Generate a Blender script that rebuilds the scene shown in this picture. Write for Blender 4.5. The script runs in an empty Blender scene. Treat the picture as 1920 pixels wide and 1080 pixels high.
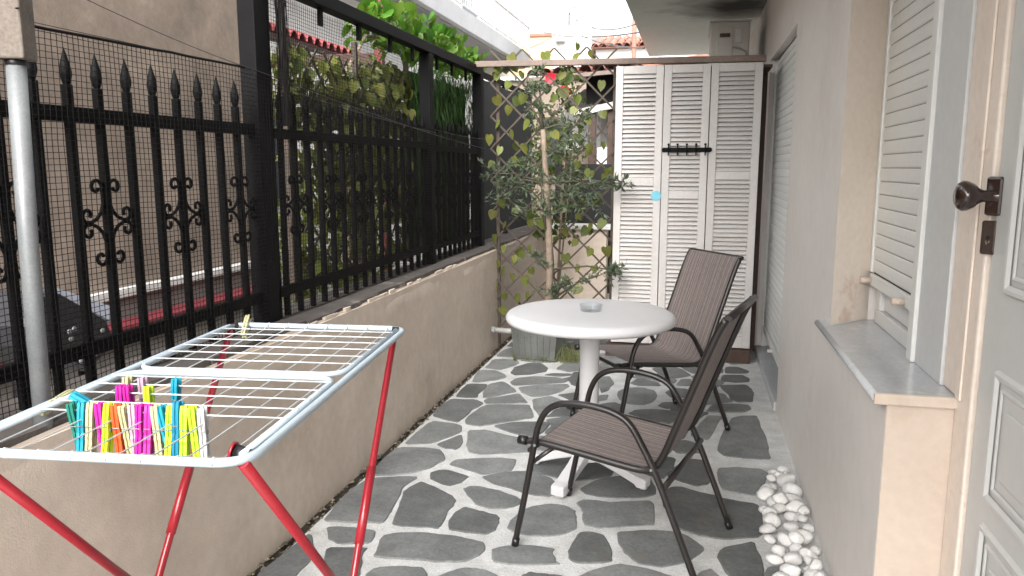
import bpy, bmesh, math, random
from mathutils import Vector, Matrix, Euler, noise
random.seed(7)
D = bpy.data; scene = bpy.context.scene; COL = scene.collection
PI = math.pi; R = math.radians

# ------------------------------------------------------------------ camera, sky, sun, exposure
EYE = 1.39                                   # eye height above the patio
PITCH, YAW = R(8.958), R(13.240)             # looking down, turned left of the alley direction (+Y)
cam_data = D.cameras.new('camera'); cam = D.objects.new('camera', cam_data); COL.objects.link(cam)
cam_data.sensor_width = 36; cam_data.lens = 27.0; cam_data.clip_start = .05; cam_data.clip_end = 3000
cam.location = (0, 0, EYE); cam.rotation_euler = (PI/2-PITCH, 0, YAW)
scene.camera = cam
SUN_EL, SUN_AZ = R(37), R(179)              # azimuth measured from +Y towards +X: behind the camera
world = D.worlds.new('World'); scene.world = world; world.use_nodes = True
wt = world.node_tree; wt.nodes.clear()
sky = wt.nodes.new('ShaderNodeTexSky'); sky.sky_type = 'NISHITA'; sky.sun_disc = False
sky.sun_elevation = SUN_EL; sky.sun_rotation = SUN_AZ; sky.air_density = 1.0; sky.dust_density = 6.0; sky.ozone_density = 1.0
hs = wt.nodes.new('ShaderNodeHueSaturation'); hs.inputs['Saturation'].default_value = .22
bgn = wt.nodes.new('ShaderNodeBackground'); bgn.inputs['Strength'].default_value = .15
wo = wt.nodes.new('ShaderNodeOutputWorld')
wt.links.new(sky.outputs[0], hs.inputs['Color']); wt.links.new(hs.outputs[0], bgn.inputs[0]); wt.links.new(bgn.outputs[0], wo.inputs[0])
sl = D.lights.new('sun', 'SUN'); sl.energy = 0.5; sl.angle = R(80); sl.color = (1, .97, .93)
so = D.objects.new('sun', sl); COL.objects.link(so); so.location = (0, 0, 12)
_d = Vector((math.sin(SUN_AZ)*math.cos(SUN_EL), math.cos(SUN_AZ)*math.cos(SUN_EL), math.sin(SUN_EL)))
so.rotation_euler = _d.to_track_quat('Z', 'Y').to_euler()
vs = scene.view_settings; vs.view_transform = 'Standard'; vs.look = 'None'; vs.gamma = 1; vs.use_curve_mapping = False
vs.exposure = 1.92

# ------------------------------------------------------------------ pixel -> direction (1920x1080), distance always from a touched plane
_rt = Vector((math.cos(YAW), math.sin(YAW), 0)); _fw = Vector((-math.sin(YAW)*math.cos(PITCH), math.cos(YAW)*math.cos(PITCH), -math.sin(PITCH)))
_up = _rt.cross(_fw); EYEV = Vector((0, 0, EYE))
def ray(x, y): return _fw + _rt*((x-960)/1440) + _up*((540-y)/1440)
def on_z(x, y, z): d = ray(x, y); return EYEV + d*((z-EYE)/d.z)
def on_x(x, y, X): d = ray(x, y); return EYEV + d*(X/d.x)
def on_y(x, y, Y): d = ray(x, y); return EYEV + d*(Y/d.y)

# ------------------------------------------------------------------ materials
MATS = {}
def mat(name, c, c2=None, rough=.6, scale=6, contrast=1.0, bump=0, bscale=150, metal=0, rnd=0, fine=.12, stain=None, stain_scale=2, stain_lo=.58, stain_hi=.72, spec=.5, trans=0, translucent=0, coord='pos', stripe=None, hue_rnd=0, clear=0, spots=None):
    m = D.materials.new(name); m.use_nodes = True; nt = m.node_tree; n = nt.nodes; L = nt.links.new
    b = n['Principled BSDF']; MATS[name] = m
    if coord == 'pos': g = n.new('ShaderNodeNewGeometry'); co = g.outputs['Position']
    else: g = n.new('ShaderNodeTexCoord'); co = g.outputs['Object']
    c2 = c2 or tuple(v*.8 for v in c)
    t = n.new('ShaderNodeTexNoise'); t.inputs['Scale'].default_value = scale; t.inputs['Detail'].default_value = 6; t.inputs['Roughness'].default_value = .62; L(co, t.inputs['Vector'])
    mr = n.new('ShaderNodeMapRange'); mr.inputs[1].default_value = .5-.22/contrast; mr.inputs[2].default_value = .5+.22/contrast; L(t.outputs['Fac'], mr.inputs[0])
    mx = n.new('ShaderNodeMix'); mx.data_type = 'RGBA'; mx.inputs['A'].default_value = (*c2, 1); mx.inputs['B'].default_value = (*c, 1); L(mr.outputs[0], mx.inputs['Factor'])
    col = mx.outputs['Result']
    if stripe:
        sep = n.new('ShaderNodeSeparateXYZ'); L(co, sep.inputs[0])
        mm = n.new('ShaderNodeMath'); mm.operation = 'MULTIPLY'; mm.inputs[1].default_value = stripe[1]; L(sep.outputs['XYZ'.index(stripe[0])], mm.inputs[0])
        cb = n.new('ShaderNodeCombineXYZ'); L(mm.outputs[0], cb.inputs[0])
        t3 = n.new('ShaderNodeTexNoise'); t3.inputs['Scale'].default_value = 1; t3.inputs['Detail'].default_value = 3; L(cb.outputs[0], t3.inputs['Vector'])
        r3 = n.new('ShaderNodeMapRange'); r3.inputs[1].default_value = .42; r3.inputs[2].default_value = .6; L(t3.outputs['Fac'], r3.inputs[0])
        m3 = n.new('ShaderNodeMix'); m3.data_type = 'RGBA'; m3.inputs['B'].default_value = (*stripe[2], 1); L(col, m3.inputs['A']); L(r3.outputs[0], m3.inputs['Factor']); col = m3.outputs['Result']
    if fine:
        f = n.new('ShaderNodeTexNoise'); f.inputs['Scale'].default_value = scale*14; f.inputs['Detail'].default_value = 4; L(co, f.inputs['Vector'])
        fr = n.new('ShaderNodeMapRange'); fr.inputs[1].default_value = .3; fr.inputs[2].default_value = .7; fr.inputs[3].default_value = 1-fine; fr.inputs[4].default_value = 1+fine; L(f.outputs['Fac'], fr.inputs[0])
        vm = n.new('ShaderNodeVectorMath'); vm.operation = 'SCALE'; L(col, vm.inputs[0]); L(fr.outputs[0], vm.inputs['Scale']); col = vm.outputs[0]
    if stain:
        s = n.new('ShaderNodeTexNoise'); s.inputs['Scale'].default_value = stain_scale; s.inputs['Detail'].default_value = 8; s.inputs['Roughness'].default_value = .68; L(co, s.inputs['Vector'])
        sr = n.new('ShaderNodeMapRange'); sr.inputs[1].default_value = stain_lo; sr.inputs[2].default_value = stain_hi; L(s.outputs['Fac'], sr.inputs[0])
        sm = n.new('ShaderNodeMix'); sm.data_type = 'RGBA'; sm.inputs['B'].default_value = (*stain, 1); L(col, sm.inputs['A']); L(sr.outputs[0], sm.inputs['Factor']); col = sm.outputs['Result']
    if spots:
        s = n.new('ShaderNodeTexNoise'); s.inputs['Scale'].default_value = spots[1]; s.inputs['Detail'].default_value = 10; s.inputs['Roughness'].default_value = .72; L(co, s.inputs['Vector'])
        sr = n.new('ShaderNodeMapRange'); sr.inputs[1].default_value = spots[2]; sr.inputs[2].default_value = spots[2]+.035; L(s.outputs['Fac'], sr.inputs[0])
        sm = n.new('ShaderNodeMix'); sm.data_type = 'RGBA'; sm.inputs['B'].default_value = (*spots[0], 1); L(col, sm.inputs['A']); L(sr.outputs[0], sm.inputs['Factor']); col = sm.outputs['Result']
    if rnd or hue_rnd:
        oi = n.new('ShaderNodeObjectInfo'); h = n.new('ShaderNodeHueSaturation'); L(col, h.inputs['Color'])
        rr = n.new('ShaderNodeMapRange'); rr.inputs[3].default_value = 1-rnd; rr.inputs[4].default_value = 1+rnd; L(oi.outputs['Random'], rr.inputs[0]); L(rr.outputs[0], h.inputs['Value'])
        if hue_rnd:
            w = n.new('ShaderNodeTexWhiteNoise'); w.noise_dimensions = '1D'; L(oi.outputs['Random'], w.inputs['W'])
            r2 = n.new('ShaderNodeMapRange'); r2.inputs[3].default_value = .5-hue_rnd; r2.inputs[4].default_value = .5+hue_rnd; L(w.outputs['Value'], r2.inputs[0]); L(r2.outputs[0], h.inputs['Hue'])
        col = h.outputs[0]
    L(col, b.inputs['Base Color'])
    b.inputs['Roughness'].default_value = rough; b.inputs['Metallic'].default_value = metal; b.inputs['Specular IOR Level'].default_value = spec
    if clear: b.inputs['Coat Weight'].default_value = clear; b.inputs['Coat Roughness'].default_value = .15
    if trans: b.inputs['Transmission Weight'].default_value = trans; b.inputs['IOR'].default_value = 1.48
    if bump:
        bt = n.new('ShaderNodeTexNoise'); bt.inputs['Scale'].default_value = bscale; bt.inputs['Detail'].default_value = 5; L(co, bt.inputs['Vector'])
        bp = n.new('ShaderNodeBump'); bp.inputs['Strength'].default_value = min(1, bump*100 if bump < .01 else 1); bp.inputs['Distance'].default_value = bump if bump >= .01 else .01
        bp.inputs['Strength'].default_value = .6; bp.inputs['Distance'].default_value = bump
        L(bt.outputs['Fac'], bp.inputs['Height']); L(bp.outputs[0], b.inputs['Normal'])
    if translucent:
        tr = n.new('ShaderNodeBsdfTranslucent'); L(col, tr.inputs[0]); ms = n.new('ShaderNodeMixShader'); ms.inputs[0].default_value = translucent
        o = n['Material Output']; L(b.outputs[0], ms.inputs[1]); L(tr.outputs[0], ms.inputs[2]); L(ms.outputs[0], o.inputs[0])
    return m

mat('grout', (.60,.61,.61), (.40,.40,.39), rough=.85, scale=9, bump=.004, bscale=60, fine=.18, stain=(.30,.27,.21), stain_scale=3.2, stain_lo=.60, stain_hi=.74)
mat('slate', (.185,.192,.190), (.110,.117,.118), rough=.62, scale=5.5, contrast=1.2, spots=((.42,.42,.40),20,.69), bump=.005, bscale=32, rnd=.34, hue_rnd=.025, fine=.16, stain=(.175,.140,.095), stain_scale=2.6, stain_lo=.60, stain_hi=.80, spec=.35)
mat('grout_dirty', (.20,.17,.125), (.06,.05,.035), rough=.95, scale=22, contrast=1.6)
mat('soil', (.040,.032,.022), (.010,.008,.007), rough=.95, scale=30, bump=.01, bscale=90, stain=(.10,.085,.06), stain_scale=14, stain_lo=.6, stain_hi=.7)
mat('plaster_beige', (.64,.55,.47), (.55,.465,.39), rough=.88, scale=1.7, bump=.0022, bscale=170, fine=.06, spots=((.30,.24,.19),11,.70), stain=(.40,.315,.245), stain_scale=1.5, stain_lo=.54, stain_hi=.80)
mat('plaster_brown', (.31,.25,.205), (.19,.152,.125), rough=.9, scale=2.2, contrast=1.5, bump=.003, bscale=90, fine=.08, stain=(.40,.33,.27), stain_scale=2.2, stain_lo=.60, stain_hi=.72)
mat('plaster_grey', (.735,.70,.67), (.665,.63,.595), rough=.7, scale=1.1, bump=.0008, bscale=240, fine=.025, spots=((.50,.44,.38),9,.70), stain=(.55,.50,.45), stain_scale=1.3, stain_lo=.54, stain_hi=.85)
mat('plaster_cream', (.60,.51,.435), (.54,.45,.38), rough=.75, scale=2.5, bump=.0016, bscale=220, fine=.04, spots=((.36,.28,.21),16,.68), stain=(.47,.37,.29), stain_scale=3.5, stain_lo=.55, stain_hi=.76)
mat('plinth_grey', (.20,.19,.18), rough=.8, scale=4, bump=.002)
mat('coping', (.12,.105,.095), (.06,.053,.05), rough=.8, scale=7, bump=.004, bscale=60, stain=(.26,.23,.2), stain_scale=6, stain_lo=.6, stain_hi=.7)
mat('white_paint', (.70,.70,.68), (.62,.62,.61), rough=.45, scale=3, fine=.03)
mat('old_white_paint', (.57,.55,.535), (.51,.485,.47), rough=.55, scale=3, fine=.04, rnd=.04, stain=(.46,.42,.39), stain_scale=11, stain_lo=.68, stain_hi=.76, coord='pos')
mat('roller_pvc', (.72,.73,.71), (.68,.69,.67), rough=.4, scale=3, fine=.02, rnd=.02)
mat('door_paint', (.62,.625,.61), (.57,.575,.565), rough=.38, scale=2, fine=.02)
mat('frame_grey', (.60,.61,.61), (.55,.56,.56), rough=.45, scale=2.2, fine=.03)
mat('marble', (.50,.515,.53), (.40,.415,.435), rough=.16, scale=5, contrast=.8, fine=.06, stain=(.55,.55,.55), stain_scale=7, stain_lo=.60, stain_hi=.70)
mat('soffit', (.30,.30,.265), (.26,.26,.23), rough=.9, scale=1.4, fine=.03, bump=.001)
mat('iron', (.006,.006,.0065), (.0035,.0035,.004), rough=.6, spec=.12, scale=12, bump=.001, bscale=120, fine=.2)
mat('net_black', (.006,.005,.005), rough=.7, spec=.2, fine=0)
mat('shade_net', (.05,.052,.055), (.035,.037,.04), rough=.9, scale=30, fine=.2)
mat('galvanised', (.235,.25,.255), (.17,.182,.19), rough=.5, scale=14, metal=.25, fine=.1, stain=(.14,.12,.1), stain_scale=24, stain_lo=.70, stain_hi=.74)
mat('zinc', (.30,.31,.30), (.20,.21,.20), rough=.35, scale=7, metal=.75, fine=.08, stain=(.12,.15,.05), stain_scale=5, stain_lo=.58, stain_hi=.74)
mat('timber', (.175,.148,.125), (.10,.083,.068), rough=.8, scale=10, bump=.002, bscale=70, fine=.2)
mat('beam_timber', (.22,.165,.135), (.14,.105,.09), rough=.7, scale=9, bump=.002, bscale=60, fine=.15)
mat('lattice', (.075,.056,.042), (.045,.034,.026), rough=.75, scale=14, fine=.2)
mat('red_metal', (.30,.010,.020), (.24,.008,.015), rough=.28, scale=9, fine=.10, clear=.35)
mat('jamb_paint', (.80,.715,.635), (.73,.635,.55), rough=.6, scale=3, fine=.04, bump=.0008, bscale=160, spots=((.40,.30,.23),14,.70), stain=(.66,.52,.43), stain_scale=3, stain_lo=.60, stain_hi=.66)
mat('twig', (.085,.075,.052), (.05,.045,.032), rough=.85, scale=30)
mat('rack_white', (.44,.51,.565), (.40,.47,.52), rough=.4, scale=6, fine=.03)
mat('wire_white', (.66,.69,.71), rough=.35, fine=0)
mat('black_plastic', (.012,.012,.014), rough=.35, fine=0)
mat('chair_frame', (.017,.014,.0135), (.011,.009,.0085), rough=.38, scale=9, fine=.05, clear=.1)
mat('sling', (.125,.096,.088), (.10,.077,.07), rough=.75, scale=5, fine=.12, bump=.0006, bscale=900, stripe=('Y', 120, (.265,.23,.218)), coord='obj')
mat('table_white', (.535,.535,.55), (.50,.495,.50), rough=.33, spots=((.42,.40,.37),26,.71), scale=2.4, fine=.015)
mat('knob_brown', (.030,.014,.010), (.018,.009,.007), rough=.16, scale=12, fine=.05, clear=.6)
mat('worn_brown', (.075,.052,.042), (.045,.03,.025), rough=.4, scale=40, metal=.4, fine=.1, stain=(.35,.31,.27), stain_scale=45, stain_lo=.64, stain_hi=.69)
mat('dark_gap', (.012,.011,.011), rough=.9, fine=0)
mat('pebble', (.70,.695,.68), (.56,.555,.54), rough=.65, scale=14, fine=.08, rnd=.12, bump=.002, bscale=40, spots=((.40,.36,.30),22,.66))
mat('leaf_plastic', (.20,.215,.05), (.12,.14,.03), rough=.5, scale=30, rnd=.30, hue_rnd=.02, translucent=.35, fine=.15)
mat('leaf_dark', (.15,.19,.04), (.08,.11,.024), rough=.5, scale=25, rnd=.4, hue_rnd=.02, translucent=.5, fine=.15)
mat('leaf_vine', (.125,.26,.03), (.06,.15,.016), rough=.4, scale=12, rnd=.3, hue_rnd=.025, translucent=.5, fine=.08)
mat('leaf_olive', (.11,.145,.085), (.05,.075,.042), rough=.45, scale=22, contrast=1.4, fine=.2, translucent=.15)
mat('hedge', (.075,.165,.045), (.03,.085,.02), rough=.6, scale=16, contrast=1.3, fine=.2, translucent=.3)
mat('bark', (.25,.195,.15), (.16,.12,.09), rough=.9, scale=30, bump=.004, bscale=60, fine=.2)
mat('grass_dry', (.18,.19,.07), (.10,.12,.04), rough=.7, scale=20, translucent=.3)
mat('terracotta', (.40,.19,.14), (.29,.13,.095), rough=.8, scale=5, rnd=.2, fine=.12)
mat('tile_pink', (.50,.12,.12), (.40,.09,.09), rough=.7, scale=5, rnd=.15)
mat('wall_white', (.66,.66,.65), (.60,.60,.59), rough=.8, scale=.8, fine=.03, stain=(.5,.5,.49), stain_scale=1.2)
mat('wall_orange', (.72,.52,.33), (.66,.47,.29), rough=.8, scale=.8, fine=.03)
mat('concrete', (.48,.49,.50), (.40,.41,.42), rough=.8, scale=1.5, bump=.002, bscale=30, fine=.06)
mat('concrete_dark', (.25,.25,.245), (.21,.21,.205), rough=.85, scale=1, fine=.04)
mat('paving', (.36,.35,.33), (.25,.24,.225), rough=.9, scale=2.4, bump=.003, bscale=40, fine=.12)
mat('ground', (.20,.19,.17), (.14,.13,.12), rough=.95, scale=1.5, bump=.003, bscale=30)
mat('red_paint', (.21,.03,.04), (.15,.022,.03), rough=.55, scale=6, fine=.1)
mat('tub_grey', (.045,.045,.052), (.032,.032,.038), rough=.45, scale=8, fine=.1)
mat('tub_light', (.30,.32,.38), (.25,.27,.32), rough=.5, scale=8, fine=.1)
mat('dark_fabric', (.016,.016,.018), rough=.85, scale=8)
mat('dark_wood', (.085,.045,.032), (.05,.028,.02), rough=.6, scale=12, fine=.2)
mat('cloth_white', (.72,.72,.72), rough=.85, scale=5)
mat('flower_red', (.62,.02,.04), (.5,.01,.03), rough=.5, scale=20, translucent=.3)
mat('pane', (.05,.06,.07), rough=.08, fine=0)
mat('ac_body', (.62,.60,.56), (.55,.53,.49), rough=.5, scale=6, fine=.04)
mat('shade_paint', (.05,.047,.042), (.035,.033,.03), rough=.95, scale=9)
mat('sticker_blue', (.18,.52,.62), (.12,.42,.55), rough=.4, scale=40, contrast=1.5)
mat('pipe_pvc', (.36,.36,.35), rough=.45, scale=9, fine=.06)
for nm, c in dict(green=(.02,.20,.15), teal=(.015,.30,.42), cream=(.50,.48,.27), magenta=(.52,.02,.30), lime=(.46,.68,.03), orange=(.85,.12,.03), pink=(.50,.34,.42), blue=(.012,.22,.36), white=(.58,.58,.58)).items():
    mat('peg_'+nm, c, tuple(v*.9 for v in c), rough=.35, scale=20, fine=.03, translucent=.12)

def clear_glass(name):
    m = D.materials.new(name); m.use_nodes = True; nt = m.node_tree; nt.nodes.clear(); L = nt.links.new
    lw = nt.nodes.new('ShaderNodeLayerWeight'); lw.inputs['Blend'].default_value = .35; fr = nt.nodes.new('ShaderNodeMath'); fr.operation = 'MULTIPLY'; fr.inputs[1].default_value = .45; L(lw.outputs['Facing'], fr.inputs[0])
    tp = nt.nodes.new('ShaderNodeBsdfTransparent'); tp.inputs[0].default_value = (.93,.945,.95,1); gl = nt.nodes.new('ShaderNodeBsdfGlossy'); gl.inputs['Roughness'].default_value = .04
    mx = nt.nodes.new('ShaderNodeMixShader'); o = nt.nodes.new('ShaderNodeOutputMaterial'); L(fr.outputs[0], mx.inputs[0]); L(tp.outputs[0], mx.inputs[1]); L(gl.outputs[0], mx.inputs[2]); L(mx.outputs[0], o.inputs[0]); MATS[name] = m
clear_glass('glass')
# ------------------------------------------------------------------ mesh builder
class MB:
    def __init__(s): s.v = []; s.f = []; s.sm = []
    def add(s, vs, fs, smooth=False):
        o = len(s.v); s.v += [Vector(v) for v in vs]
        for f in fs: s.f.append([i+o for i in f]); s.sm.append(smooth)
        return s
    def box(s, a, b, M=None):
        (x0,y0,z0),(x1,y1,z1) = a, b
        vs = [Vector(p) for p in ((x0,y0,z0),(x1,y0,z0),(x1,y1,z0),(x0,y1,z0),(x0,y0,z1),(x1,y0,z1),(x1,y1,z1),(x0,y1,z1))]
        if M: vs = [M@v for v in vs]
        return s.add(vs, [(3,2,1,0),(4,5,6,7),(0,1,5,4),(1,2,6,5),(2,3,7,6),(3,0,4,7)])
    def bbox(s, a, b, e=.004, M=None):
        # box with chamfered edges
        (x0,y0,z0),(x1,y1,z1) = a, b; bm = bmesh.new(); bmesh.ops.create_cube(bm, size=1)
        for v in bm.verts: v.co = Vector(((x0+x1)/2+v.co.x*(x1-x0), (y0+y1)/2+v.co.y*(y1-y0), (z0+z1)/2+v.co.z*(z1-z0)))
        bmesh.ops.bevel(bm, geom=bm.edges[:], offset=min(e, .45*min(x1-x0,y1-y0,z1-z0)), segments=2, profile=.5, affect='EDGES')
        bm.verts.index_update(); vs = [M@v.co if M else v.co.copy() for v in bm.verts]; fs = [[v.index for v in f.verts] for f in bm.faces]; bm.free()
        return s.add(vs, fs)
    def tube(s, pts, r, n=8, closed=False, cap=True, flat=None, up=None):
        P = [Vector(p) for p in pts]; N = len(P); rr = r if hasattr(r, '__len__') else [r]*N
        T = []
        for i in range(N):
            a = P[(i-1) % N] if (i > 0 or closed) else P[i]; b = P[(i+1) % N] if (i < N-1 or closed) else P[i]
            t = (b-a); T.append(t.normalized() if t.length > 1e-9 else Vector((0,0,1)))
        ref = Vector(up) if up else (Vector((0,0,1)) if abs(T[0].z) < .9 else Vector((1,0,0)))
        u = (ref - T[0]*ref.dot(T[0])).normalized(); rings = []
        for i in range(N):
            u = (u - T[i]*u.dot(T[i])).normalized(); w = T[i].cross(u)
            fu, fw = flat if flat else (1, 1)
            rings.append([P[i] + u*(math.cos(2*PI*k/n)*rr[i]*fu) + w*(math.sin(2*PI*k/n)*rr[i]*fw) for k in range(n)])
        vs = [p for ring in rings for p in ring]; fs = []
        for i in range(N if closed else N-1):
            j = (i+1) % N
            for k in range(n): fs.append((i*n+k, i*n+(k+1) % n, j*n+(k+1) % n, j*n+k))
        s.add(vs, fs, n > 4)
        if cap and not closed:
            o = len(s.v)-len(vs); s.f.append([o+k for k in range(n)][::-1]); s.sm.append(False); s.f.append([o+(N-1)*n+k for k in range(n)]); s.sm.append(False)
        return s
    def lathe(s, prof, c=(0,0,0), n=40, axis='Z'):
        c = Vector(c); vs = []; fs = []; m = len(prof)
        for k in range(n):
            a = 2*PI*k/n
            for r, h in prof:
                p = Vector((r*math.cos(a), r*math.sin(a), h))
                if axis == 'X': p = Vector((p.z, p.x, p.y))
                vs.append(c+p)
        for k in range(n):
            q = (k+1) % n
            for i in range(m-1): fs.append((k*m+i, q*m+i, q*m+i+1, k*m+i+1))
        return s.add(vs, fs, True)
    def prism(s, poly, z0, z1):
        n = len(poly); vs = [(x,y,z0) for x,y in poly]+[(x,y,z1) for x,y in poly]
        return s.add(vs, [list(range(n))[::-1], [n+i for i in range(n)]]+[(i,(i+1)%n,n+(i+1)%n,n+i) for i in range(n)])
    def mesh(s, name, m, off=None):
        me = D.meshes.new(name); me.from_pydata([v-off for v in s.v] if off else s.v, [], s.f); me.materials.append(MATS[m])
        me.polygons.foreach_set('use_smooth', s.sm); me.update(); return me
WL = {}
def put(o, parent, loc):
    COL.objects.link(o)
    if parent is not None: o.parent = parent; o.location = Vector(loc)-WL[parent.name]
    else: o.location = loc
    WL[o.name] = Vector(loc); return o
def tag(o, label=None, cat=None, group=None, kind=None):
    if label: o['label'] = label
    if cat: o['category'] = cat
    if group: o['group'] = group
    if kind: o['kind'] = kind
    return o
def thing(name, label, cat, loc=(0,0,0), group=None):
    o = D.objects.new(name, None); o.empty_display_size = .05; put(o, None, loc); return tag(o, label, cat, group)
def build(mb, name, m, parent=None, kind=None, label=None, smooth_angle=False):
    base = WL[parent.name] if parent is not None else Vector((0,0,0))
    o = D.objects.new(name, mb.mesh(name, m, base)); put(o, parent, base)
    return tag(o, label, kind=kind)
def solo(mb, name, m, label, cat, group=None, loc=None):
    c = Vector(loc) if loc is not None else Vector((0,0,0))
    o = D.objects.new(name, mb.mesh(name, m, c)); put(o, None, c); return tag(o, label, cat, group)
def inst(name, me, parent, loc, rot=(0,0,0), sc=(1,1,1), m=None):
    o = D.objects.new(name, me); put(o, parent, loc); o.rotation_euler = rot; o.scale = sc; return o
def structure(mb, name, m): return build(mb, name, m, None, 'structure')
def arc(c, r, a0, a1, n, f): return [f(c[0]+r*math.cos(a0+(a1-a0)*i/n), c[1]+r*math.sin(a0+(a1-a0)*i/n)) for i in range(n+1)]
def rounded_rect(x0, x1, y0, y1, r, z, n=5):
    P = []
    for cx, cy, a in ((x1-r,y1-r,0),(x0+r,y1-r,PI/2),(x0+r,y0+r,PI),(x1-r,y0+r,1.5*PI)):
        P += [Vector((cx+r*math.cos(a+PI/2*i/n), cy+r*math.sin(a+PI/2*i/n), z)) for i in range(n+1)]
    return P
def fbm(p, s=1): return noise.fractal(Vector(p)*s, 1, 2, 4)

# ================================================================== SETTING
g = MB().add([(-600,-300,-.12),(600,-300,-.12),(600,1500,-.12),(-600,1500,-.12)], [(0,1,2,3)]); structure(g, 'ground', 'ground')
fl = MB().box((-1.405,-2.2,-.10),(.70,9.5,0)); patio = structure(fl, 'patio_floor', 'grout')
so_ = MB(); n = 90
vs_ = []; fs_ = []
for i in range(n+1):
    y = -2.2+11.7*i/n
    for k in range(4): vs_.append((-1.46+.056*k/3, y, -.010+.012*fbm((k*.3,y*9,1))-.008*(k in (1,2))))
for i in range(n):
    for k in range(3): fs_.append((i*4+k, i*4+k+1, i*4+k+5, i*4+k+4))
so_.add(vs_, fs_, True); structure(so_, 'soil_channel', 'soil')
pv = MB().add([(-14,-3,-.02),(-1.66,-3,-.02),(-1.66,24,-.02),(-14,24,-.02)], [(0,1,2,3)]); structure(pv, 'yard_paving', 'paving')
pv2 = MB().add([(-1.6,9.5,-.03),(6,9.5,-.03),(6,60,-.03),(-1.6,60,-.03)], [(0,1,2,3)]); structure(pv2, 'back_yard_paving', 'paving')

db = MB()                                                   # crumbled mortar, grit and moss along the wall foot
for i in range(520):
    y = random.uniform(1.9,6.2); x = random.choice((-1.449+.012*random.random()**2, -1.402-.010*random.random(), random.uniform(-1.45,-1.405))); s = random.uniform(.003,.011)*(1.6 if random.random() < .1 else 1)
    P = [Vector((x,y,-.004+s*.3))+Vector((math.cos(a)*s*random.uniform(.6,1.2), math.sin(a)*s*random.uniform(.7,1.8), random.uniform(-.2,.2)*s)) for a in (0,1.25,2.5,3.75,5.0)]
    t_ = Vector((x+random.uniform(-.3,.3)*s,y,-.004+s*random.uniform(.8,1.3))); db.add(P+[t_], [(k,(k+1)%5,5) for k in range(5)])
tag(build(db, 'grit', 'grout_dirty', None), 'crumbled mortar and grit lying in the gap along the low wall', 'grit', kind='stuff')
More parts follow.
